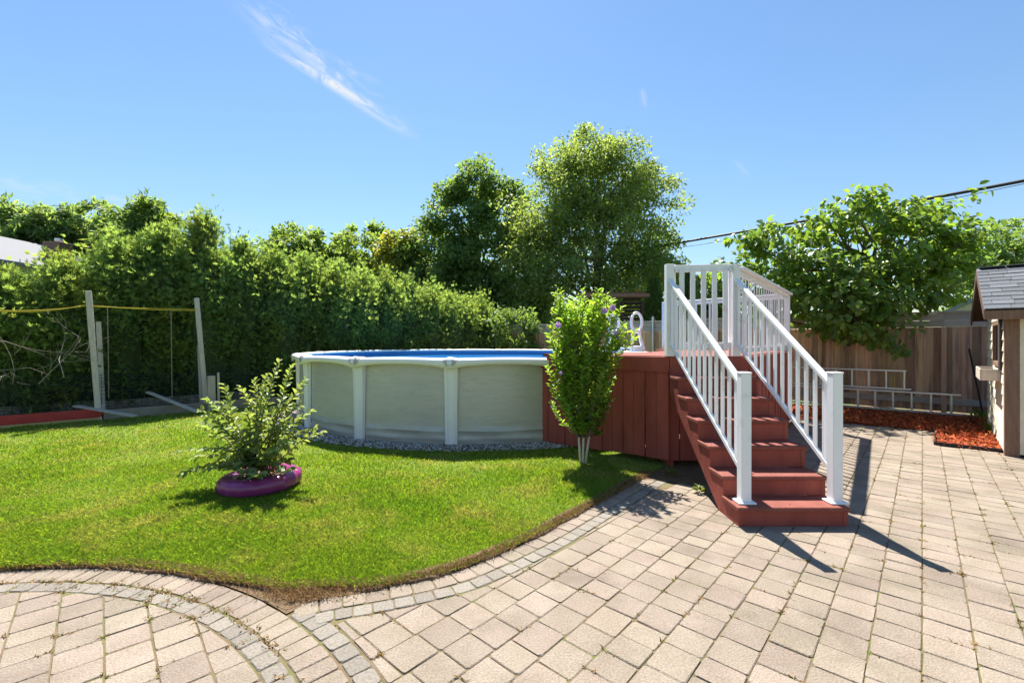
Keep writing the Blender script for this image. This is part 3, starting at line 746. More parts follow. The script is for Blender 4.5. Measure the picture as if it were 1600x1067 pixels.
for x in (XL + .012, XR - .012):
    prof = []
    for i, (y, z) in enumerate(zip(treadY, treadZ)):
        prof.append((y + .018, (treadZ[i - 1] if i else 0) - (.039 if i else 0))); prof.append((y + .018, z - .039))
    prof += [(5.385, treadZ[-1] - .039), (5.385, .93), (4.10, .0)]
    mb = MB(); n = len(prof)
    mb.add([(x - .019, y, z) for y, z in prof] + [(x + .019, y, z) for y, z in prof], [tuple(range(n)), tuple(range(n, 2 * n))[::-1]] + [(i, n + i, n + (i + 1) % n, (i + 1) % n) for i in range(n)])
    mb.build('stringer', M_red, stairs)
def stair_rail(xb, xt):
    yb, yt = 3.86, 5.45
    r = MB().beam((xb, yb + .03, 1.17), (xt, yt, 2.31), .062, .050, bev=.012).build('stair_railing', M_white, stairs)
    MB().beam((xb, yb + .03, .425), (xt, yt, 1.555), .035, .04, bev=.004).build('rail', M_white, r)
    p = MB().box((xb, yb, .72), (.086, .086, 1.11), bev=.006).build('post', M_white, r)
    MB().box((xb, yb, 1.281), (.094, .094, .014), bev=.005).build('post_cap', M_white, r)
    MB().box((xb, yb, .175), (.15, .14, .018), bev=.006).build('base_plate', M_white, r)
    MB().box((xt, yt, (DZ + 2.485) / 2), (.09, .09, 2.485 - DZ), bev=.004).build('post', M_whitew, r)
    MB().box((xt + .055 * (1 if xt < 2.3 else -.2), yt + .085, (DZ + 2.49) / 2), (.085, .075, 2.50 - DZ), bev=.004).build('back_post', M_whitew, r)
    n = 13; bm = MB().box((0, 0, 0), (.026, .026, .728)).mesh('baluster', M_white)
    for i in range(n):
        t = (i + .8) / (n + .45); y = yb + .03 + (yt - yb - .03) * t
        link('baluster', bm, r, (xb + (xt - xb) * t, y, .425 + (1.555 - .425) * t + .372))
    for q in ((xb, yb + .055, .44), (xt, yt - .055, 1.525)): MB().box(q, (.045, .03, .06), bev=.003).build('bracket', M_white, r)
stair_rail(2.0, 1.912); stair_rail(2.782, 2.715)
# resin pool ladder on the deck edge
lad = thing('pool_ladder', 'white resin pool ladder side loops standing on the deck behind the purple flowering shrub', 'ladder', (2.2, 8.0, DZ))
def loop(cx, cy):
    w, d_ = .125, .0; pts = []
    def sc(x, z): return Vector((cx + x * .97, cy + x * .25, DZ + z))
    oval = [sc(.105 * math.sin(t), .52 + .17 * math.cos(t)) for t in np.linspace(0, 2 * math.pi, 25)]
    mb = MB().tube(oval, .026, 8, False)
    for s in (-1, 1): mb.tube([sc(s * .07, .39), sc(s * .055, .33), sc(s * .075, .22), sc(s * .11, .12), sc(s * .115, .02)], [.03, .03, .03, .034, .038], 8)
    mb.box(sc(0, .05), (.28, .10, .10), bev=.015); mb.box(sc(0, .365), (.11, .045, .05), bev=.01)
    return mb.build('side_loop', M_white, lad, True)
loop(2.22, 7.98); loop(1.93, 8.5)
for z in (.02, -.25): MB().box((2.08, 8.24, DZ + z + .03), (.60, .16, .035), (Vector((-.5, .87, 0)), Vector((.87, .5, 0)), ZZ), .006).build('step', M_white, lad)

# ------------------------------------------------------------------ back fence
FA = Vector((10.9, 8.15, 0)); FB = Vector((-.5, 18.45, 0))
fd = (FB - FA).normalized(); fn = Vector((fd.y, -fd.x, 0))
if fn.y > 0: fn = -fn
FLn = (FB - FA).length
fence = thing('board_fence', 'tall brown weathered board fence behind the deck and shed', 'fence', (FA + FB) / 2)
nb = 104; bw = FLn / nb
for i in range(nb):
    w = bw + .012; zt = 1.86
    bm = MB().box(FA + fd * (bw * (i + .5)) + fn * (random.uniform(0, .004) - (.024 if i % 2 else 0)) + ZZ * ((zt + .05) / 2), (w, .020, zt - .05), (fd, fn, ZZ), .003)
    bm.build('board', M_fence, fence)
npst = 7
for i in range(npst):
    p0 = FA + fd * (FLn * i / npst); p1 = FA + fd * (FLn * (i + 1) / npst); dz = random.uniform(-.015, .015)
    MB().beam(p0 + fn * .034 + ZZ * (1.93 + dz), p1 + fn * .034 + ZZ * (1.93 - dz), .028, .135, bev=.004).build('top_board', M_fencetop, fence)
    MB().beam(p0 + fn * .030 + ZZ * (2.078 + dz), p1 + fn * .030 + ZZ * (2.078 - dz), .028, .148, bev=.004).build('top_board', M_fencetop, fence)
    MB().beam(p0 + fn * .02 + ZZ * (2.175 + dz), p1 + fn * .02 + ZZ * (2.175 - dz), .13, .034, bev=.004).build('cap_board', M_fencetop, fence)
    MB().beam(p0 + fn * .034 + ZZ * .27, p1 + fn * .034 + ZZ * .27, .035, .135, bev=.004).build('bottom_rail', M_fencetop, fence)
    MB().box(p0 + fn * .075 + ZZ * .93, (.09, .05, 1.86), (fd, fn, ZZ), .004).build('post', M_fence, fence)
# mulch
mb = MB(); mb.add([(p.x, p.y, .012) for p in MULCH], [tuple(range(len(MULCH)))[::-1]]); struct(mb.build('mulch_bed', M_mulchbase))
X, Y = scatter(60000, MULCH, 5.8, 12, 1100, 1640); n = len(X)
P = np.stack([X, Y, .012 + .035 * RNG.random(n)], 1); Dd = nrm(rdir(n) * np.array([1, 1, .35])); l = .035 + .045 * RNG.random(n)
ch = stuff(link('mulch_chips', np_mesh('mulch_chips', leaf_quads(P, Dd, nrm(rdir(n) * .6 + np.array([0, 0, 1.])), l, l * .4), QF, M_mulch)))
ch['label'] = 'red wood mulch along the fence and the shed'; ch['category'] = 'mulch'
edg = MB(); q0, q1, q2 = [Vector((p.x, p.y, .02)) for p in (MULCH[2], MULCH[3], MULCH[4])]
edg.beam(q0, q1, .02, .06).beam(q1, q2 - (q2 - q1) * .02, .02, .06)
tag(edg.build('lawn_edging', M_cable), 'black plastic edging round the mulch beside the shed', 'edging')
# extension ladder lying on its side against the fence
ladder = thing('extension_ladder', 'aluminium extension ladder lying on its side along the fence', 'ladder', (8.0, 9.6, 0))
def lad_pt(px, dist, z):                  # point on a line in front of the fence at a photo column
    k = (px - 800) / F; o = FA + fn * dist; t = (k * o.y - o.x) / (fd.x - k * fd.y); p = o + fd * t; return Vector((p.x, p.y, z))
def section(x0, x1, z0, z1, dist, skip):
    a, b = lad_pt(x0, dist, 0), lad_pt(x1, dist, 0)
    for z in (z0, z1): MB().beam(a + ZZ * z, b + ZZ * z - (b - a).normalized() * (0.0 if z == z0 else .08), .07, .034, bev=.004).build('rail', M_alu, ladder)
    d = (b - a).normalized(); n = int((b - a).length / .30)
    rm = MB().tube([(0, 0, z0), (0, 0, z1)], .021, 8).mesh('rung', M_alu)
    for i in range(n): link('rung', rm, ladder, a + d * (.16 + .305 * i))
section(1232, 1510, .055, .455, .42, 0); section(1225, 1424, .51, .905, .30, 0)
for dx in (0, .11):
    p = lad_pt(1398, .245, 0) + (FA - FB).normalized() * dx
    MB().beam(p + ZZ * .49, p + ZZ * .80, .012, .006, up=(0, 1, 0)).build('strap', M_rope, ladder)
rod = MB().tube([lad_pt(1537, .30, .02), lad_pt(1514, .05, 1.40)], .014, 8).build('metal_rod', M_cable)
tag(rod, 'thin black rod leaning on the fence beside the shed', 'rod')

# ------------------------------------------------------------------ shed
shed = thing('garden_shed', 'small cream garden shed with grey shingle roof at right edge', 'shed', (6.71, 6.08, 0))
O = Vector((6.71, 6.08, 0)); ua = Vector((.69, .724, 0)).normalized(); ub = Vector((ua.y, -ua.x, 0))   # ua along the side wall, ub along the front
WL, FL, EH, PK = 3.1, 2.6, 2.02, 2.70
MB().prism([(O + ua * .03 + ub * .03).xy, (O + ub * FL + ua * .03).xy, (O + ub * FL + ua * WL).xy, (O + ua * WL + ub * .03).xy], 0, EH + .02).build('wall_core', M_dark, shed)
g0, g1, g2 = O + ua * .02 + ub * .03 + ZZ * (EH + .021), O + ua * WL + ub * .03 + ZZ * (EH + .021), O + ua * (WL / 2) + ub * .03 + ZZ * (PK - .02)
MB().add([g0, g1, g2, g0 + ub * .05, g1 + ub * .05, g2 + ub * .05], [(0, 2, 1), (3, 4, 5), (0, 1, 4, 3), (1, 2, 5, 4), (2, 0, 3, 5)]).build('gable', M_siding, shed)
nbd = 13; bh = EH / nbd
def siding(p, d, nrm_, L, z, h):
    a = p + d * 0; tl = Vector(nrm_)
    MB().add([a + tl * .018 + ZZ * z, a + d * L + tl * .018 + ZZ * z, a + d * L + tl * .004 + ZZ * (z + h), a + tl * .004 + ZZ * (z + h), a - tl * .008 + ZZ * z, a + d * L - tl * .008 + ZZ * z, a + d * L - tl * .008 + ZZ * (z + h), a - tl * .008 + ZZ * (z + h)],
             [(0, 1, 2, 3), (4, 7, 6, 5), (0, 4, 5, 1), (3, 2, 6, 7), (0, 3, 7, 4), (1, 5, 6, 2)]).build('siding_board', M_siding, shed)
w0, w1, wz0, wz1 = .55, 1.55, 1.18, 1.86       # window along the side wall
for i in range(nbd):
    z = .04 + i * bh * .985
    if wz0 - .1 < z + bh / 2 < wz1:
        siding(O + ua * .09, ua, -ub, w0 - .09, z, bh - .003); siding(O + ua * w1, ua, -ub, WL - w1, z, bh - .003)
    else: siding(O + ua * .09, ua, -ub, WL - .09, z, bh - .003)
    siding(O + ub * .10, ub, -ua, FL - .1, z, bh - .003)
MB().box(O + ua * .045 + ub * .05 + ZZ * (EH / 2), (.13, .14, EH), (ua, ub, ZZ), .004).build('corner_board', M_brown, shed)
win = MB().box(O + ua * ((w0 + w1) / 2) + ub * .012 + ZZ * ((wz0 + wz1) / 2), (w1 - w0 - .1, .02, wz1 - wz0 - .1), (ua, ub, ZZ)).build('window', M_glass, shed)
for a in (w0 + .03, w1 - .03): MB().box(O + ua * a - ub * .015 + ZZ * ((wz0 + wz1) / 2), (.07, .05, wz1 - wz0), (ua, ub, ZZ), .003).build('frame', M_brown, win)
for z in (wz0 + .03, wz1 - .03): MB().box(O + ua * ((w0 + w1) / 2) - ub * .013 + ZZ * z, (w1 - w0 - .145, .046, .07), (ua, ub, ZZ), .003).build('frame', M_brown, win)
for a in ((w0 * 2 + w1) / 3, (w0 + 2 * w1) / 3): MB().box(O + ua * a - ub * .006 + ZZ * ((wz0 + wz1) / 2), (.03, .03, wz1 - wz0 - .145), (ua, ub, ZZ)).build('glazing_bar', M_dark, win)
for a0_, a1_ in ((w0 - .16, w0 - .01),): MB().box(O + ua * ((a0_ + a1_) / 2) - ub * .03 + ZZ * ((wz0 + wz1) / 2), (.20, .024, wz1 - wz0 + .08), (ua, ub, ZZ), .003).build('shutter', M_dark, shed)
pb_ = O + ua * ((w0 + w1) / 2) - ub * .12 + ZZ * 1.06
def trough(c, L, w, h):
    mb = MB(); X_, Y_ = ua, ub
    for s, hh in ((-1, w / 2), (1, w / 2)): mb.box(c + Y_ * (s * hh), (L, .02, h), (X_, Y_, ZZ), .003)
    for s in (-1, 1): mb.box(c + X_ * (s * (L / 2 - .011)), (.02, w - .022, h * .98), (X_, Y_, ZZ), .003)
    mb.box(c - ZZ * (h / 2 - .012), (L - .044, w - .022, .02), (X_, Y_, ZZ)); return mb
trough(pb_, 1.0, .19, .17).build('window_box', M_weather, shed)
# roof
OV, OG = .20, .20
ez = EH - .06
rise = (PK - ez) / (WL / 2 + OV)
def roofpt(a, b, dz=0): k = WL / 2 + OV - abs(a - WL / 2); return O + ua * a + ub * b + ZZ * (ez + rise * k + dz)
for side in (0, 1):
    a_e, a_r = (-OV, WL / 2) if side == 0 else (WL + OV, WL / 2)
    q = [roofpt(a_e, -OG), roofpt(a_e, FL + .2), roofpt(a_r, FL + .2), roofpt(a_r, -OG)]
    q = [p + ZZ * .0 for p in q]
    MB().add([p + ZZ * .02 for p in q] + [p - ZZ * .03 for p in q], [(0, 1, 2, 3), (7, 6, 5, 4), (0, 4, 5, 1), (1, 5, 6, 2), (2, 6, 7, 3), (3, 7, 4, 0)]).build('roof_slope', M_bargebrown, shed)
    MB().beam(roofpt(a_e, -OG - .012, -.045), roofpt(a_r, -OG - .012, -.045), .022, .13, bev=.003).build('barge_board', M_bargebrown, shed)
MB().beam(roofpt(-OV - .012, -OG - .02, -.05), roofpt(-OV - .012, FL + .2, -.05), .022, .12, bev=.003).build('fascia', M_brown, shed)
sl_dir = (roofpt(WL / 2, 0) - roofpt(-OV, 0)); SLn = sl_dir.length; sl_dir.normalize(); sl_n = ub.cross(sl_dir); sl_n = sl_n if sl_n.z > 0 else -sl_n
rows = 11; rh = SLn / rows
for r in range(rows):
    b = -OG - .02 + (-.15 if r % 2 else 0)
    while b < 2.75:
        w = random.uniform(.20, .34); b0 = max(b, -OG - .02); b1 = b + w
        if b1 - b0 > .05:
            base = roofpt(-OV, (b0 + b1) / 2) + sl_dir * (rh * (r + .5) - .012 + random.uniform(-.006, .006)) + sl_n * (.034 + random.uniform(0, .005))
            tilt = (sl_dir - sl_n * .05).normalized()
            MB().box(base, (b1 - b0 - .004, rh + .03, .012), (ub, tilt, ub.cross(tilt)), .002).build('shingle', M_shingle, shed)
        b += w
for b in np.arange(-OG, FL, .3): MB().box(roofpt(WL / 2, b + .15, .045), (.29, .24, .014), (ub, ua, ZZ), .003).build('ridge_shingle', M_shingle, shed)

# ------------------------------------------------------------------ planted tyre
TC = Vector((-2.66, 4.74, 0))
tyre = thing('tyre_planter', 'glossy purple painted tyre planter lying on the lawn', 'planter', TC)
mb = MB(); prof = []
for k in range(20):
    t = 2 * math.pi * k / 20; c_, s_ = math.cos(t), math.sin(t)
    prof.append((.305 + .095 * math.copysign(abs(c_) ** .75, c_), .090 + .083 * math.copysign(abs(s_) ** .8, s_)))
n = 72
for i in range(n):
    a = 2 * math.pi * i / n
    for k, (r, z) in enumerate(prof):
        g = (-.010 if (k in (0, 19, 1, 18, 2) and i % 4 < 2) else 0) - (.012 if k in (3, 17) else 0)
        mb.v.append((TC.x + (r + g) * math.cos(a), TC.y + (r + g) * math.sin(a), z + .035 * math.cos(a) * 0 + .012 * math.cos(a)))
for i in range(n):
    for k in range(20): i2 = (i + 1) % n; k2 = (k + 1) % 20; mb.f.append((i * 20 + k, i2 * 20 + k, i2 * 20 + k2, i * 20 + k2))
mb.build('tyre', M_tyre, tyre, True)
mb = MB(); mb.add([(TC.x + .30 * math.cos(t), TC.y + .30 * math.sin(t), .13) for t in np.linspace(0, 6.283, 25)[:-1]], [tuple(range(24))]); mb.build('soil', M_soil, tyre)
shr = thing('young_apple_shrub', 'bushy pale green leafy shrub growing out of the purple tyre', 'shrub', TC + ZZ * .15)
stems = MB(); LP = []; LD = []; LN = []; LL = []
random.seed(23)
targets = [(372, 602, 4.75), (345, 628, 4.7), (398, 592, 4.8), (418, 585, 4.85), (437, 562, 4.8), (456, 570, 4.85), (478, 592, 4.8), (470, 630, 4.7), (505, 675, 4.65), (495, 668, 4.9), (268, 706, 4.55), (280, 742, 4.45), (300, 715, 4.7), (330, 680, 4.9), (385, 640, 4.5), (420, 640, 4.5), (445, 655, 4.45), (360, 665, 4.45), (410, 620, 5.0), (350, 600, 5.0), (460, 690, 4.4), (318, 735, 4.4), (390, 700, 4.4), (430, 705, 4.38), (490, 640, 5.0), (310, 660, 4.8), (322, 622, 4.72), (312, 640, 4.6), (338, 700, 4.5), (370, 690, 4.5), (405, 680, 4.55), (440, 690, 4.6), (355, 715, 4.45), (415, 715, 4.45)]
for (px, py, yy) in targets:
    tip = at(px, py, yy); b = TC + Vector((random.uniform(-.17, .17), random.uniform(-.15, .15), .14))
    d = tip - b; mid = b + d * .5 + Vector((d.x * .05, random.uniform(-.05, .05), .05 + .10 * abs(d.x)))
    pts = [b, b.lerp(mid, .5) + Vector((random.uniform(-.02, .02), 0, .03)), mid, mid.lerp(tip, .5) + Vector((random.uniform(-.02, .02), 0, .015)), tip]
    stems.tube(pts, [.008, .007, .006, .0045, .002], 5)
    L_ = sum((pts[i + 1] - pts[i]).length for i in range(4)); nl = int(L_ / .021)
    for k in range(nl):
        t = .12 + .88 * k / nl; f = t * 4; i = min(int(f), 3); p = pts[i].lerp(pts[i + 1], f - i); ax = (pts[i + 1] - pts[i]).normalized()
        ang = k * 2.4 + random.uniform(-.4, .4); side = Vector((math.cos(ang), math.sin(ang), 0)); side -= ax * side.dot(ax)
        if side.length < .1: continue
        dd = (side.normalized() * .9 + ax * (.45 + .5 * t) + Vector((0, 0, -.12))).normalized()
        LP.append(p); LD.append(dd); LN.append(Vector((random.uniform(-.4, .4), random.uniform(-.4, .4), 1))); LL.append(random.uniform(.062, .105) * (1.05 - .35 * t ** 3))
stems.build('stems', M_bark, shr, True)
V = leaf_six(np.array(LP), np.array(LD), nrm(np.array(LN)), np.array(LL), np.array(LL) * .55, fold=.30, wide=.38)
link('foliage', np_mesh('foliage', V, SF, L_apple), shr)
# low leaf rosettes spilling over the tyre's front
for cxx, cyy, czz in ((-2.48, 4.36, .24), (-2.28, 4.52, .25), (-2.62, 4.42, .26), (-2.8, 4.5, .27), (-2.95, 4.6, .26), (-2.7, 4.6, .3), (-2.45, 4.55, .3), (-2.4, 4.75, .28)):
    P, D_, N_ = [], [], []
    for k in range(9):
        a = k * 2.4; P.append((cxx, cyy, czz)); D_.append((math.cos(a), math.sin(a) * .8 - .2, random.uniform(-.15, .4))); N_.append((0, -.3, 1))
    n = len(P)
    link('leaf_rosette', np_mesh('leaf_rosette', leaf_six(np.array(P), np.array(D_), nrm(np.array(N_)), np.full(n, .11), np.full(n, .06)), SF, L_apple), shr)

# ------------------------------------------------------------------ flowering shrub by the deck
HB = Vector((.90, 5.64, 0))
hib = thing('flowering_shrub', 'upright green shrub with purple flowers and pale stems before the deck', 'shrub', HB)
mb = MB()
for x0, x1, x2, x3 in ((-.035, -.055, -.06, -.10), (.02, .065, .13, .16), (-.01, .0, .03, .05)):
    mb.tube([HB + Vector((x0, 0, -.02)), HB + Vector((x1, .01, .30)), HB + Vector((x2, .02, .65)), HB + Vector((x3, .03, 1.15))], [.018, .014, .012, .007], 8)
mb.build('stems', M_palebark, hib, True); mb = MB()
twig = []
random.seed(5)
def prof_r(z):      # crown half-width by height
    ks = ((.28, .09), (.45, .20), (.7, .31), (1.0, .40), (1.4, .45), (1.8, .47), (2.0, .42), (2.12, .34))
    for (a, ra), (b, rb) in zip(ks, ks[1:]):
        if z <= b: return ra + (rb - ra) * max(0, (z - a) / (b - a))
    return .3
LP = []; LD = []; LN = []; LL = []
for k in range(250):
    z = .36 + (2.1 - .36) * random.random() ** .82; a = random.uniform(0, 6.283); rr = prof_r(z) * math.sqrt(random.random()) * random.uniform(.7, 1.3) * (1 + .12 * math.sin(3 * a + z * 5))
    tip = HB + Vector((rr * math.cos(a) * 1.02 + .02, rr * math.sin(a) * .9, z + .10 * random.random()))
    start = HB + Vector((rr * math.cos(a) * .35, rr * math.sin(a) * .3, max(.35, z - random.uniform(.25, .5))))
    m1 = start.lerp(tip, .55) + Vector((math.cos(a), math.sin(a), -.2)) * .04
    mb.tube([start, m1, tip], [.006, .004, .0018], 4, False)
    n = 24
    for j in range(n):
        t = .25 + .8 * j / n; p = start.lerp(m1, t / .55) if t < .55 else m1.lerp(tip, min(1.02, (t - .55) / .45)); ax = (tip - m1).normalized()
        an = j * 2.4 + k; side = Vector((math.cos(an), math.sin(an), random.uniform(-.3, .3)))
        LP.append(p); LD.append((side * .8 + ax * .6).normalized()); LN.append(Vector((random.uniform(-.6, .6), random.uniform(-.6, .6), 1))); LL.append(random.uniform(.05, .095))
for k in range(26):      # upright leaders that break the top outline
    a = random.uniform(0, 6.283); rr = .40 * math.sqrt(random.random()); b = HB + Vector((rr * math.cos(a), rr * math.sin(a), 1.9)); tip = b + Vector((random.uniform(-.05, .05), random.uniform(-.05, .05), random.uniform(.14, .32)))
    mb.tube([b, tip], [.004, .0015], 4, False)
    for j in range(14):
        t = j / 13; an = j * 2.4 + k; LP.append(b.lerp(tip, t)); LD.append(Vector((math.cos(an) * .8, math.sin(an) * .8, .75)).normalized()); LN.append(Vector((random.uniform(-.4, .4), random.uniform(-.4, .4), 1))); LL.append(random.uniform(.045, .075) * (1.1 - .4 * t))
for zz, aa, ll in ((.42, 3.4, .24), (.5, .4, .26), (.62, 5.2, .3), (.75, 2.6, .34)):    # low side shoots
    b = HB + Vector((.0, -.02, zz)); tip = b + Vector((math.cos(aa) * ll, math.sin(aa) * ll * .6, .10)); mb.tube([b, tip], [.004, .0015], 4, False)
    for j in range(16):
        an = j * 2.4; LP.append(b.lerp(tip, .2 + .8 * j / 15)); LD.append(Vector((math.cos(an), math.sin(an), .2)).normalized()); LN.append(Vector((0, -.2, 1))); LL.append(random.uniform(.045, .08))
mb.build('twigs', M_bark, hib, True)
LL = np.array(LL); link('foliage', np_mesh('foliage', leaf_six(np.array(LP), np.array(LD), nrm(np.array(LN)), LL, LL * .5, fold=.22), SF, L_hib), hib)
for px, py, yy in ((944, 486, 5.25), (957, 481, 5.27), (872, 508, 5.3), (962, 520, 5.3), (876, 583, 5.3)):
    c_ = at(px, py, yy); n = 6 if py < 515 else 4; s_ = .045 if py < 515 else .025
    an = np.arange(n) * 6.283 / n; Dn = np.stack([np.cos(an), -.45 + 0 * an, np.sin(an)], 1); P = np.repeat(np.array([c_]), n, 0)
    link('flower', np_mesh('flower', leaf_six(P, Dn, nrm(np.stack([0 * an, -1 + 0 * an, .4 + 0 * an], 1)), np.full(n, s_), np.full(n, s_ * 1.05), wide=.5), SF, M_petal), hib)
# small weeds beside the stair foot
for (px, py, s_, lb) in ((1047, 744, .10, 'small weed on the bare soil left of the stairs'), (1092, 770, .06, 'tiny weed at the foot of the stair stringer'), (893, 690, .09, 'leafy sucker at the foot of the flowering shrub')):
    g = gp(px, py); n = 40; a = RNG.random(n) * 6.283; e = RNG.random(n)
    P = np.array([g])[:] + np.stack([np.cos(a) * s_ * .6 * e, np.sin(a) * s_ * .6 * e, .01 + s_ * 1.1 * RNG.random(n) * (1 - .5 * e)], 1)
    tag(link('weed', np_mesh('weed', leaf_six(P, nrm(np.stack([np.cos(a), np.sin(a), .5 + 0 * a], 1)), nrm(rdir(n) * .4 + np.array([0, 0, 1.])), np.full(n, .05), np.full(n, .026)), SF, L_weed)), lb, 'weed')
for (px, py, s_, lb) in ((1554, 676, .12, 'green weed tuft at the foot of the shed side wall'), (1533, 655, .14, 'weed tuft between the shed and the board fence')):
    g = gp(px, py); n = 90; a = RNG.random(n) * 6.283; e = RNG.random(n)
    X = g.x + np.cos(a) * s_ * e; Y = g.y + np.sin(a) * s_ * e
    tag(link('weed', np_mesh('weed', blades(X, Y, .16, .012, .01, .8), BF, M_blade)), lb, 'weed')

# ------------------------------------------------------------------ vegetable bed by the hedge
BA, BB, BC = Vector((-11.0, 6.0, 0)), Vector((-8.05, 8.80, 0)), Vector((-5.6, 11.1, 0))
bed = thing('raised_bed', 'long raised garden bed of worn boards along the cedar hedge', 'raised bed', (-8.05, 8.8, 0))
bd = (BB - BA).normalized(); bn = Vector((-bd.y, bd.x, 0)); 
MB().beam(BA + ZZ * .155, BB + ZZ * .155, .045, .17, bev=.004).build('board', M_redpaint, bed)['label'] = 'red painted board'
MB().beam(BA + ZZ * .035 - bn * .004, BB + ZZ * .035 - bn * .004, .04, .065, bev=.004).build('board', M_yelpaint, bed)['label'] = 'faded yellow board'
cd = (BC - BB).normalized()
MB().beam(BB + ZZ * .10 + cd * .02, BB.lerp(BC, .55) + ZZ * .10, .045, .2, bev=.004).build('board', M_bedwood, bed)
MB().beam(BB.lerp(BC, .555) + ZZ * .10, BC + ZZ * .10, .045, .2, bev=.004).build('board', M_bedwood, bed)
MB().beam(BA + bn * .95 + ZZ * .17, BB + bn * .95 + ZZ * .17, .045, .28).build('board', M_bedwood, bed)
MB().beam(BB + bn * .95 + cd * .01 + ZZ * .16, BC + bn * .95 + ZZ * .16, .045, .26).build('board', M_bedwood, bed)
MB().prism([(BA + bn * .03).xy, (BB + bn * .03).xy, (BC + bn * .03).xy, (BC + bn * .92).xy, (BB + bn * .92).xy, (BA + bn * .92).xy], 0, .12).build('bed_soil', M_soil, bed)
plk = MB().beam(at(118, 634, 8.75), at(212, 650, 8.62), .12, .03, bev=.004).build('loose_plank', M_weather); tag(plk, 'grey plank lying across the bed edge at the leaning post', 'plank')
plk = MB().beam(at(230, 612, 9.7), at(308, 643, 9.35), .10, .03, bev=.004).build('loose_plank', M_weather); tag(plk, 'grey plank leaning from the bed down to the lawn', 'plank')
def stake(a, b, r, name, lb): tag(MB().beam(a, b, r, r, up=(.6, -.7, 0), bev=.006).build(name, M_weather), lb, 'post')
stake(gp(155, 657), at(138, 455, 8.85), .095, 'trellis_post', 'tall leaning weathered post at the end of the red bed board')
stake(at(161, 640, 9.2), at(154, 503, 9.3), .085, 'trellis_post', 'shorter weathered post right behind the leaning bed post')
stake(at(322, 632, 10.0), at(307, 466, 10.1), .095, 'trellis_post', 'tall weathered post at the right end of the yellow cord')
stake(at(315, 640, 10.2), at(311, 540, 10.2), .07, 'trellis_post', 'short grey post lashed to the right trellis post')
stake(at(331, 645, 10.0), at(330, 587, 10.0), .14, 'bed_post', 'wide grey stub post behind the leafy shrub')
stake(at(342, 640, 10.0), at(341, 582, 10.0), .045, 'bed_post', 'thin pale stake beside the wide grey stub post')
t1 = at(140, 477, 8.83); t2 = at(309, 485, 10.05); t0 = at(-60, 482, 7.6)
rope = MB()
def sag(a, b, s, n=8): return [a.lerp(b, i / n) - ZZ * (s * 4 * (i / n) * (1 - i / n)) for i in range(n + 1)]
rope.tube(sag(t0, t1, .07), .008, 5).tube(sag(t0 + ZZ * .04, t1 + ZZ * .03, .13), .008, 5).tube(sag(t1, t2, .03), .008, 5).tube(sag(t1 - ZZ * .03, t2 + ZZ * .02, .0), .006, 5)
tag(rope.build('cord', M_rope, None, True), 'yellow cord strung between the trellis posts', 'cord')
for px, lb in ((168, 'thin string hanging from the cord beside the left posts'), (267, 'thin string hanging from the cord before the right post')):
    yy = 8.83 + (10.05 - 8.83) * (px - 140) / 169
    tag(MB().tube([at(px, 480, yy), at(px + 1, 540, yy), at(px + 2, 622, yy)], .008, 5).build('hanging_string', M_twig), lb, 'string')
net = MB()
for i in range(13):
    z = .2 + i * .055
    pts = [BA.lerp(BB, t / 20) if t <= 20 else BB.lerp(BC, (t - 20) / 16) for t in range(0, 37)]
    net.tube([p + bn * .50 + ZZ * (z + .02 * math.sin(k * 1.9 + i) + .015 * math.sin(k * .7)) for k, p in enumerate(pts)], .005, 3, False)
for k in range(72):
    t = k / 2; p = BA.lerp(BB, t / 20) if t <= 20 else BB.lerp(BC, (t - 20) / 16); net.tube([p + bn * .50 + ZZ * .18, p + bn * .50 + ZZ * .88], .004, 3, False)
tag(net.build('garden_netting', M_net), 'dark garden netting strung along the back of the raised bed', 'netting')
# bare dry branches at the left
br = MB(); random.seed(9)
def bough(p, d, L, r, lvl):
    pts = [p]; dd = d.copy()
    for i in range(4): dd = (dd + Vector((random.uniform(-.3, .3), random.uniform(-.3, .3), random.uniform(-.25, .3)))).normalized(); pts.append(pts[-1] + dd * L / 4)
    br.tube(pts, [r, r * .85, r * .7, r * .5, r * .3], 5)
    if lvl:
        for q in pts[1:]:
            if random.random() < .85: bough(q, (dd + Vector((random.uniform(-1, 1), random.uniform(-.5, .5), random.uniform(-.7, .9)))).normalized(), L * .55, r * .55, lvl - 1)
for px, py, dx, dz in ((-20, 580, 1, .25), (20, 600, .5, 1), (60, 600, .3, 1), (-10, 530, 1, .1), (100, 590, -.4, 1)):
    bough(at(px, py, 8.05), Vector((dx, .25, dz)).normalized(), 1.0, .008, 2)
tag(br.build('dry_branches', M_twig, None, True), 'bare dry branches sticking out before the hedge at left', 'branches')

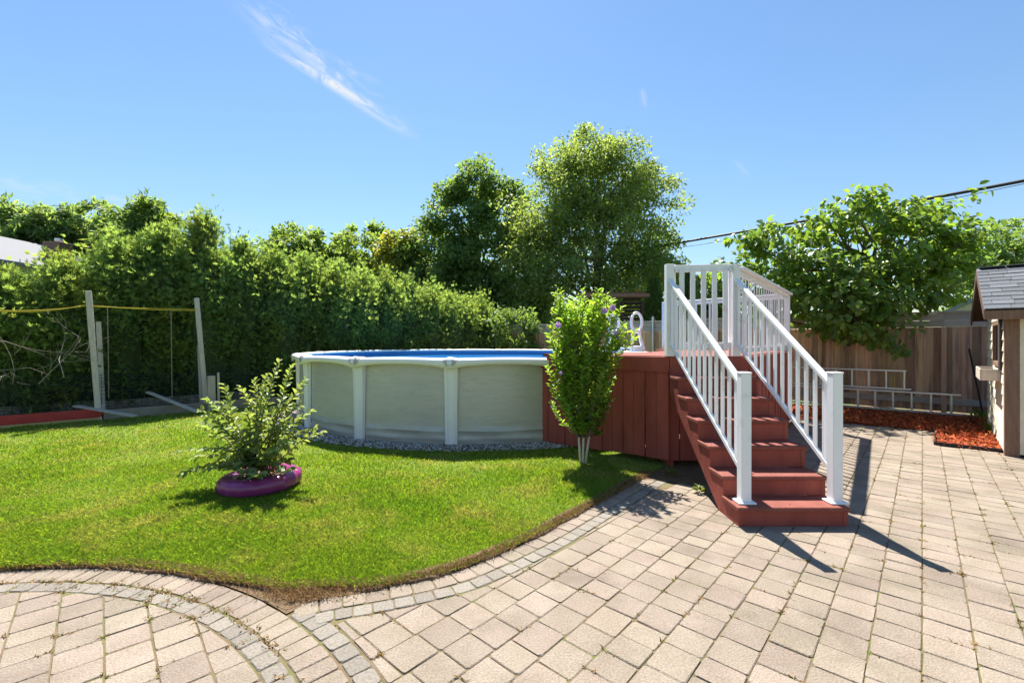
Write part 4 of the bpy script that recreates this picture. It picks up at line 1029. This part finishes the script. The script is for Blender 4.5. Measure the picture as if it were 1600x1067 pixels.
# ------------------------------------------------------------------ cedar hedge
HA, HBk = Vector((-14.65, 4.65, 0)), Vector((-.9, 18.0, 0))
hd = (HBk - HA).normalized(); hn = Vector((hd.y, -hd.x, 0)); HLn = (HBk - HA).length
hedge = thing('cedar_hedge', 'tall dense green cedar hedge along the left side of the yard', 'hedge', HA.lerp(HBk, .5))
core = MB(); nC = 23; SP = []; SO = []; SZ = []
random.seed(31)
for i in range(nC):
    c = HA + hd * (HLn * (i + .5) / nC) + hn * random.uniform(-.15, .15); pxc = 800 + F * c.x / c.y; h = float(np.interp(pxc, (0, 60, 110, 160, 220, 280, 340, 400, 500, 600, 700, 800), (2.75, 2.85, 3.1, 3.6, 4.05, 4.4, 4.35, 4.05, 3.65, 3.5, 3.35, 3.2))) + random.uniform(-.25, .15) * (0 if pxc < 120 else 1); w = random.uniform(.66, .98)
    if i == nC - 1: h = 3.1
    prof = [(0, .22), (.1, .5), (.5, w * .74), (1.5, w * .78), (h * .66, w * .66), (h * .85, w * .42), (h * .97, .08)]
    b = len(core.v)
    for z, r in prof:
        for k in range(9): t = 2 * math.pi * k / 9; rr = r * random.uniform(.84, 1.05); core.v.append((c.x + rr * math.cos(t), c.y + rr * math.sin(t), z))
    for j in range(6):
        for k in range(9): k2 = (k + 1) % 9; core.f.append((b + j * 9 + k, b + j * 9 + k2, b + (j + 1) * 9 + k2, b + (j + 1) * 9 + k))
    near = (c.y < 14)
    # lumps: bunches of sprays
    nl = 120 if near else 80
    for q in range(nl):
        z = .12 + (h - .1) * random.random() ** .85; t = random.uniform(0, 6.283); zz = z / h
        r = w * (1.0 if zz < .55 else max(.08, 1 - ((zz - .55) / .45) ** 1.7)) * random.uniform(.80, 1.1)
        if math.cos(t) * hn.x * 0 + (math.cos(t) * hn.x + math.sin(t) * hn.y) < -.35 and zz < .75: continue
        lc = np.array([c.x + r * math.cos(t), c.y + r * math.sin(t), z]); od = np.array([math.cos(t), math.sin(t), .3 + 1.2 * zz ** 2])
        m_ = 58 if near else 40
        SP.append(lc + RNG.normal(size=(m_, 3)) * np.array([.13, .13, .17]) * random.choice((.8, 1.1, 1.4))); SO.append(np.repeat(od[None], m_, 0))
core.build('shade_core', L_core, hedge)  # added solid core that blocks see-through and makes the gaps look dark
SP = np.concatenate(SP); SO = nrm(np.concatenate(SO)); n = len(SP)
main_d = nrm(SO * .75 + rdir(n) * .5 + np.array([0, 0, .35])); pn = nrm(np.cross(main_d, rdir(n)))
sd_ = np.cross(main_d, pn); Vs = []
for ang, l in ((-.75, .7), (-.38, .9), (0, 1.0), (.38, .9), (.75, .7)):
    dd = main_d * math.cos(ang) + sd_ * math.sin(ang) + np.array([0, 0, -.12]); L_ = (.08 + .06 * RNG.random(n)) * l
    Vs.append(leaf_quads(SP + sd_ * .01 * ang, dd, pn + rdir(n) * .2, L_, L_ * .21))
V = np.stack(Vs, 1).reshape(-1, 4, 3)
link('foliage', np_mesh('foliage', V, QF, L_hedge), hedge)
tr = MB()
for i in range(nC):
    c = HA + hd * (HLn * (i + .5) / nC); MB().tube([c, c + ZZ * .7, c + ZZ * 2.5], [.07, .055, .02], 6).build('trunk', M_bark, hedge)

# ------------------------------------------------------------------ trees beyond the yard
tree('walnut_tree', 'largest tree, broad light green crown above the deck', (4.3, 22.5, 0), 9.8,
     [(4.3, 22.5, 9.2, 2.8, 2.6, 2.6), (2.0, 22.2, 8.0, 2.1, 2.0, 2.7), (6.5, 22.5, 8.0, 2.0, 2.2, 2.5), (7.2, 22.4, 6.0, 1.5, 1.6, 1.9), (3.6, 21.6, 5.8, 2.7, 2.0, 2.4), (1.5, 22.2, 5.0, 2.0, 1.8, 2.2), (5.8, 22, 4.6, 2.3, 2, 1.7), (4.5, 22.4, 11.0, 1.5, 1.3, 1.2), (3.2, 22.3, 10.4, 1.3, 1.3, 1.3), (5.6, 22.3, 10.2, 1.2, 1.3, 1.2), (3.2, 21.5, 3.2, 2.4, 1.8, 1.5)],
     470, 140, .82, .18, .48, L_walnut, r0=.26, nl=60, shell=.55)
tree('maple_tree', 'tall dark green tree directly left of the largest tree', (-2.0, 25.5, 0), 9.8,
     [(-1.9, 25.4, 9.9, 1.7, 1.8, 2.1), (-3.2, 25.2, 8.2, 2.3, 2.2, 1.9), (-4.3, 25.2, 6.2, 2.3, 2.2, 2.2), (-1.2, 25, 6.4, 2.8, 2.2, 2.8), (-3.0, 24.8, 3.8, 3.4, 2.4, 2.4), (.2, 24.5, 4.2, 2.2, 2.0, 2.6), (-.3, 25.4, 8.8, 1.6, 1.6, 2.0), (-.8, 23.5, 2.6, 2.8, 1.6, 1.8), (-3.4, 25.2, 9.6, .8, .9, .8)],
     380, 130, .80, .21, .70, L_maple, r0=.28, nl=30, shell=.55)
tree('corner_shrub', 'dark leafy shrub in the corner where the hedge meets the fence', (.15, 16.9, 0), 1.9, [(.0, 16.9, 1.9, 1.0, .8, 1.1), (.3, 16.8, .9, .9, .7, .8), (-.6, 17.0, 1.3, .8, .8, 1.1)], 60, 70, .4, .17, .55, L_maple, r0=.06, nl=8, cat='shrub')
for (px, top, w, Y, mt, lb, nc) in ((455, 352, 96, 28, L_far, 'leftmost small tree above the hedge left of the dark tree', 170), (512, 358, 104, 30, L_far, 'dense small tree above the middle of the hedge', 190), (575, 346, 130, 29, L_far, 'wider tree above the hedge left of the yellowish tree', 240), (626, 362, 66, 26, L_yellow, 'yellow green tree beside the tall dark tree', 120)):
    x = (px - 800) / F * Y; zt = H + (HY - top) / F * Y; hw = w / F * Y / 2
    tree('background_tree', lb, (x, Y, 0), zt * .8, [(x, Y, zt - hw * .75, hw * .8, hw * .8, hw * .75), (x - hw * .5, Y, zt - hw * 1.5, hw * .6, hw * .7, hw * .9), (x + hw * .5, Y - .3, zt - hw * 1.6, hw * .65, hw * .7, hw * .9), (x, Y - .2, zt * .42, hw * .8, hw * .7, zt * .3)],
         nc, 70, .5, .27, .6, mt, r0=.16, nl=10, group='trees beyond the cedar hedge')
for (px, top, w, Y, lb, nc) in ((28, 314, 120, 20, 'feathery tree at far left behind the house roof', 260), (118, 322, 120, 21, 'feathery tree behind the brick chimney at left', 260), (232, 312, 140, 18.5, 'dense rounded tree behind the hedge at left', 300)):
    x = (px - 800) / F * Y; zt = H + (HY - top) / F * Y; hw = w / F * Y / 2
    lob = [(x + random.uniform(-1, 1) * hw * .7, Y + random.uniform(-.5, .5), zt - hw * random.uniform(.55, 1.4), hw * .5, hw * .5, hw * random.uniform(.45, .7)) for _ in range(6)] + [(x, Y, zt * .55, hw, hw, zt * .32), (x, Y, zt - hw * .6, hw * .45, hw * .5, hw * .6)]
    tree('background_tree', lb, (x, Y, 0), zt * .8, lob, nc, 75, .36, .26, .34, L_feather if px < 200 else L_far, r0=.14, nl=12, group='trees beyond the cedar hedge', shell=.4)
for (px, top, w, Y, mt, lb, nc) in ((1585, 335, 130, 24, L_feather, 'pale green tree behind the shed roof at right', 170), (1000, 412, 110, 34, L_yellow, 'pale distant tree seen between the largest tree and the gate', 90), (1100, 428, 90, 20, L_far, 'leafy tree seen through the stair gate', 110), (1500, 372, 80, 26, L_far, 'small pale tree peeking behind the big leaved tree', 70)):
    x = (px - 800) / F * Y; zt = H + (HY - top) / F * Y; hw = w / F * Y / 2
    tree('background_tree', lb, (x, Y, 0), zt * .8, [(x, Y, zt - hw * .8, hw * .8, hw * .8, hw * .8), (x - hw * .5, Y, zt - hw * 1.4, hw * .6, hw * .7, hw * .8), (x + hw * .5, Y - .3, zt - hw * 1.3, hw * .6, hw * .7, hw * .8), (x, Y - .2, zt * .45, hw * .8, hw * .7, zt * .32)],
         nc, 70, .42, .22, .5, mt, r0=.14, nl=10, group='trees beyond the board fence')
for (px, top, w, Y, lb) in ((1022, 436, 36, 18.5, 'narrow pointed cedar left of the stair gate'), (1075, 424, 34, 17.5, 'dark pointed cedar seen through the stair gate')):
    x = (px - 800) / F * Y; zt = H + (HY - top) / F * Y; hw = w / F * Y / 2
    t = thing('pointed_cedar', lb, 'tree', (x, Y, 0), 'pointed cedars beyond the fence'); n = 9000
    z = .1 + (zt - .1) * RNG.random(n); a = RNG.random(n) * 6.283; r = hw * np.clip(1.15 - (z / zt) ** 2.2, .04, 1) * (.65 + .45 * RNG.random(n))
    P = np.stack([x + r * np.cos(a), Y + r * np.sin(a), z], 1); Dn = nrm(np.stack([np.cos(a), np.sin(a), .9 + 0 * a], 1) + rdir(n) * .4); l = .12 + .08 * RNG.random(n)
    link('crown', np_mesh('crown', leaf_quads(P, Dn, rdir(n), l, l * .3), QF, L_maple), t); MB().tube([(x, Y, 0), (x, Y, zt * .9)], [.08, .02], 6).build('trunk', M_bark, t)

# the big-leaved tree leaning over the fence
cat = thing('big_leaf_tree', 'spreading tree with big glossy leaves hanging over the fence', 'tree', (8.75, 11.2, 0))
lob = [(8.3, 10.5, 3.6, 1.7, 1.4, 1.0), (6.9, 10.8, 3.15, 1.3, 1.2, .85), (9.3, 10.2, 3.5, 1.2, 1.2, 1.0), (7.7, 10.2, 2.5, 1.5, 1.1, .9), (8.6, 9.9, 2.7, 1.2, .9, .7), (6.2, 10.9, 2.75, .95, 1.0, .6), (5.75, 11.0, 3.45, .75, .6, .32), (7.1, 10.7, 4.25, .6, .6, .28), (9.4, 10.6, 4.5, .9, .9, .55), (8.2, 10.5, 4.45, .8, .8, .42), (7.2, 9.9, 2.0, .65, .55, .65), (8.0, 9.6, 1.75, .55, .4, .50), (9.9, 10.2, 3.9, .6, .8, .5), (9.9, 10.3, 3.4, .6, .8, .5), (5.1, 10.8, 3.4, .45, .4, .2), (6.4, 10.7, 3.75, .6, .5, .3), (5.5, 11.2, 3.25, .6, .5, .22)]
random.seed(77)
for _ in range(15):     # branch ends that break the outline
    x_ = random.uniform(5.4, 10.3); t_ = (x_ - 7.9) / 2.6; lob.append((x_, 10.5 + random.uniform(-.4, .4), 4.75 - 1.25 * t_ * t_ + random.uniform(-.15, .25), random.uniform(.25, .5), .3, random.uniform(.12, .26)))
P, out, cl = clump_points(lob, 470, 20, .34, shell=.4, flat=.6)
k = (P[:, 2] > 1.25); P = P[k]; out = out[k]; n = len(P)
Dn = nrm(out * .45 + rdir(n) * .55 + np.array([0, -.1, -.55])); Nn = nrm(np.array([0, -.15, .8]) + out * .45 + rdir(n) * .5); l = .10 + .085 * RNG.random(n)
link('crown', np_mesh('crown', leaf_six(P, Dn, Nn, l, l * .80, fold=.14, wide=.34), SF, L_big), cat)
mb = MB(); idx = RNG.choice(len(cl), 120, replace=False)
limbs(mb, (8.75, 11.2, 0), (8.5, 10.7, 4.3), .13, [tuple(cl[i]) for i in idx], start=.3, wig=.18)
mb.build('trunk', M_bark, cat, True)

# ------------------------------------------------------------------ beyond the fences
M_roof = mat('pale_roof', (.17, .17, .185), (.24, .24, .255), scale=14, stretch=(1, 1, 8), rough=.9)
M_brick = mat('chimney_brick', (.14, .09, .07), (.20, .13, .10), scale=12, rough=.9)
M_wall = mat('pale_wall', (.55, .52, .50), (.62, .59, .57), scale=3, rough=.85)
M_blue = mat('blue_grey_roof', (.17, .20, .24), (.24, .27, .31), scale=10, rough=.9)
def house(name, lb, c, ax, L, Wd, eave, peak, mroof, mwall, ov=.35):
    h = thing(name, lb, 'house', c); c = Vector(c); a = Vector(ax).normalized(); b = Vector((-a.y, a.x, 0))
    w = [c + a * s * L / 2 + b * t * Wd / 2 for s, t in ((-1, -1), (1, -1), (1, 1), (-1, 1))]
    MB().prism([p.xy for p in w], 0, eave).build('wall', mwall, h)
    for s in (-1, 1):
        e, g = c + a * s * (L / 2 - .02), ZZ
        p = [e - b * Wd / 2 + ZZ * (eave + .003), e + b * Wd / 2 + ZZ * (eave + .003), e + ZZ * (peak - .06)]
        q = [x - a * s * .2 for x in p]
        MB().add(p + q, [(0, 1, 2), (5, 4, 3), (0, 3, 4, 1), (1, 4, 5, 2), (2, 5, 3, 0)]).build('gable', mwall, h)
    sl_ = (peak - eave) / (Wd / 2); zE = eave - sl_ * ov
    for s in (-1, 1):
        p = [c + a * k * (L / 2 + ov) + b * s * (Wd / 2 + ov) + ZZ * zE for k in (-1, 1)] + [c + a * k * (L / 2 + ov) + ZZ * peak for k in (1, -1)]
        MB().add([x + ZZ * .06 for x in p] + [x - ZZ * .06 for x in p], [(0, 1, 2, 3), (7, 6, 5, 4), (0, 4, 5, 1), (1, 5, 6, 2), (2, 6, 7, 3), (3, 7, 4, 0)]).build('roof', mroof, h)
    return h
hs = house('house', 'house beyond the hedge at far left with pale grey roof and brick chimney', (-20.0, 16.8, 0), (0, 1, 0), 5.2, 7.3, 4.2, 5.6, M_roof, M_wall)
ch_ = MB().box(at(91, 384, 16.6) - ZZ * .9, (.62, .55, 2.0), bev=.01).build('chimney', M_brick, hs)
MB().tube([at(92, 377, 16.6), at(92, 373, 16.6)], .12, 10).build('chimney_pot', M_alu, ch_)
house('house', 'pale house with blue grey roof behind the fence beside the shed', (18.2, 14.2, 0), (.69, .73, 0), 7, 6.5, 2.45, 4.25, M_blue, M_wall)
pg = thing('pergola', 'dark louvred pergola standing behind the board fence', 'pergola', at(960, 490, 17.2) * 1.0)
for px in (912, 972, 1003): p = at(px, 490, 17.2); MB().box((p.x, 17.2, 1.55), (.11, .11, 3.1)).build('post', M_dark, pg)
MB().beam(at(900, 462, 17.2), at(1012, 462, 17.2), .5, .13).build('beam', M_brown, pg)
MB().beam(at(900, 459, 18.6), at(1012, 459, 18.6), .14, .13).build('beam', M_brown, pg)
for i in range(6): y_ = 468 + i * 6; MB().beam(at(974, y_, 17.25), at(1001, y_, 17.25), .10, .07, up=(0, .5, 1)).build('louvre', M_dark, pg)
for px in (915, 935, 955, 975, 995): MB().beam(at(px, 459, 16.95) + ZZ * .12, at(px, 459, 18.8) + ZZ * .12 , .05, .10).build('rafter', M_brown, pg)
sp_ = MB().tube([lad_pt(1020, .12, .0), lad_pt(1020, .12, 2.32)], .035, 10).build('steel_post', M_alu); tag(sp_, 'slim pale steel post standing before the far fence beside the deck railing', 'post')
# overhead cables
pa = at(880, 410, 27); pm = at(1285, 338, 16.5); pz_ = at(1720, 258, 11)
def cat3(a, b, c, n=24):
    out = []
    for i in range(n + 1):
        t = i / n; out.append(a * ((1 - t) ** 2) + b * (2 * t * (1 - t)) + c * (t * t))
    return out
ctrl = pm * 2 - (pa + pz_) * .5 - ZZ * .12
tag(MB().tube(cat3(pa, ctrl, pz_), .05, 7).build('overhead_cable', M_cable, None, True), 'thick black overhead cable crossing the sky at right', 'cable')
pa2, pz2 = at(880, 408, 28), at(1720, 262, 12)
tag(MB().tube(sag(pa2, pz2, .35, 20), .010, 5).build('overhead_wire', M_cable, None, True), 'thin wire just below the thick overhead cable', 'wire')
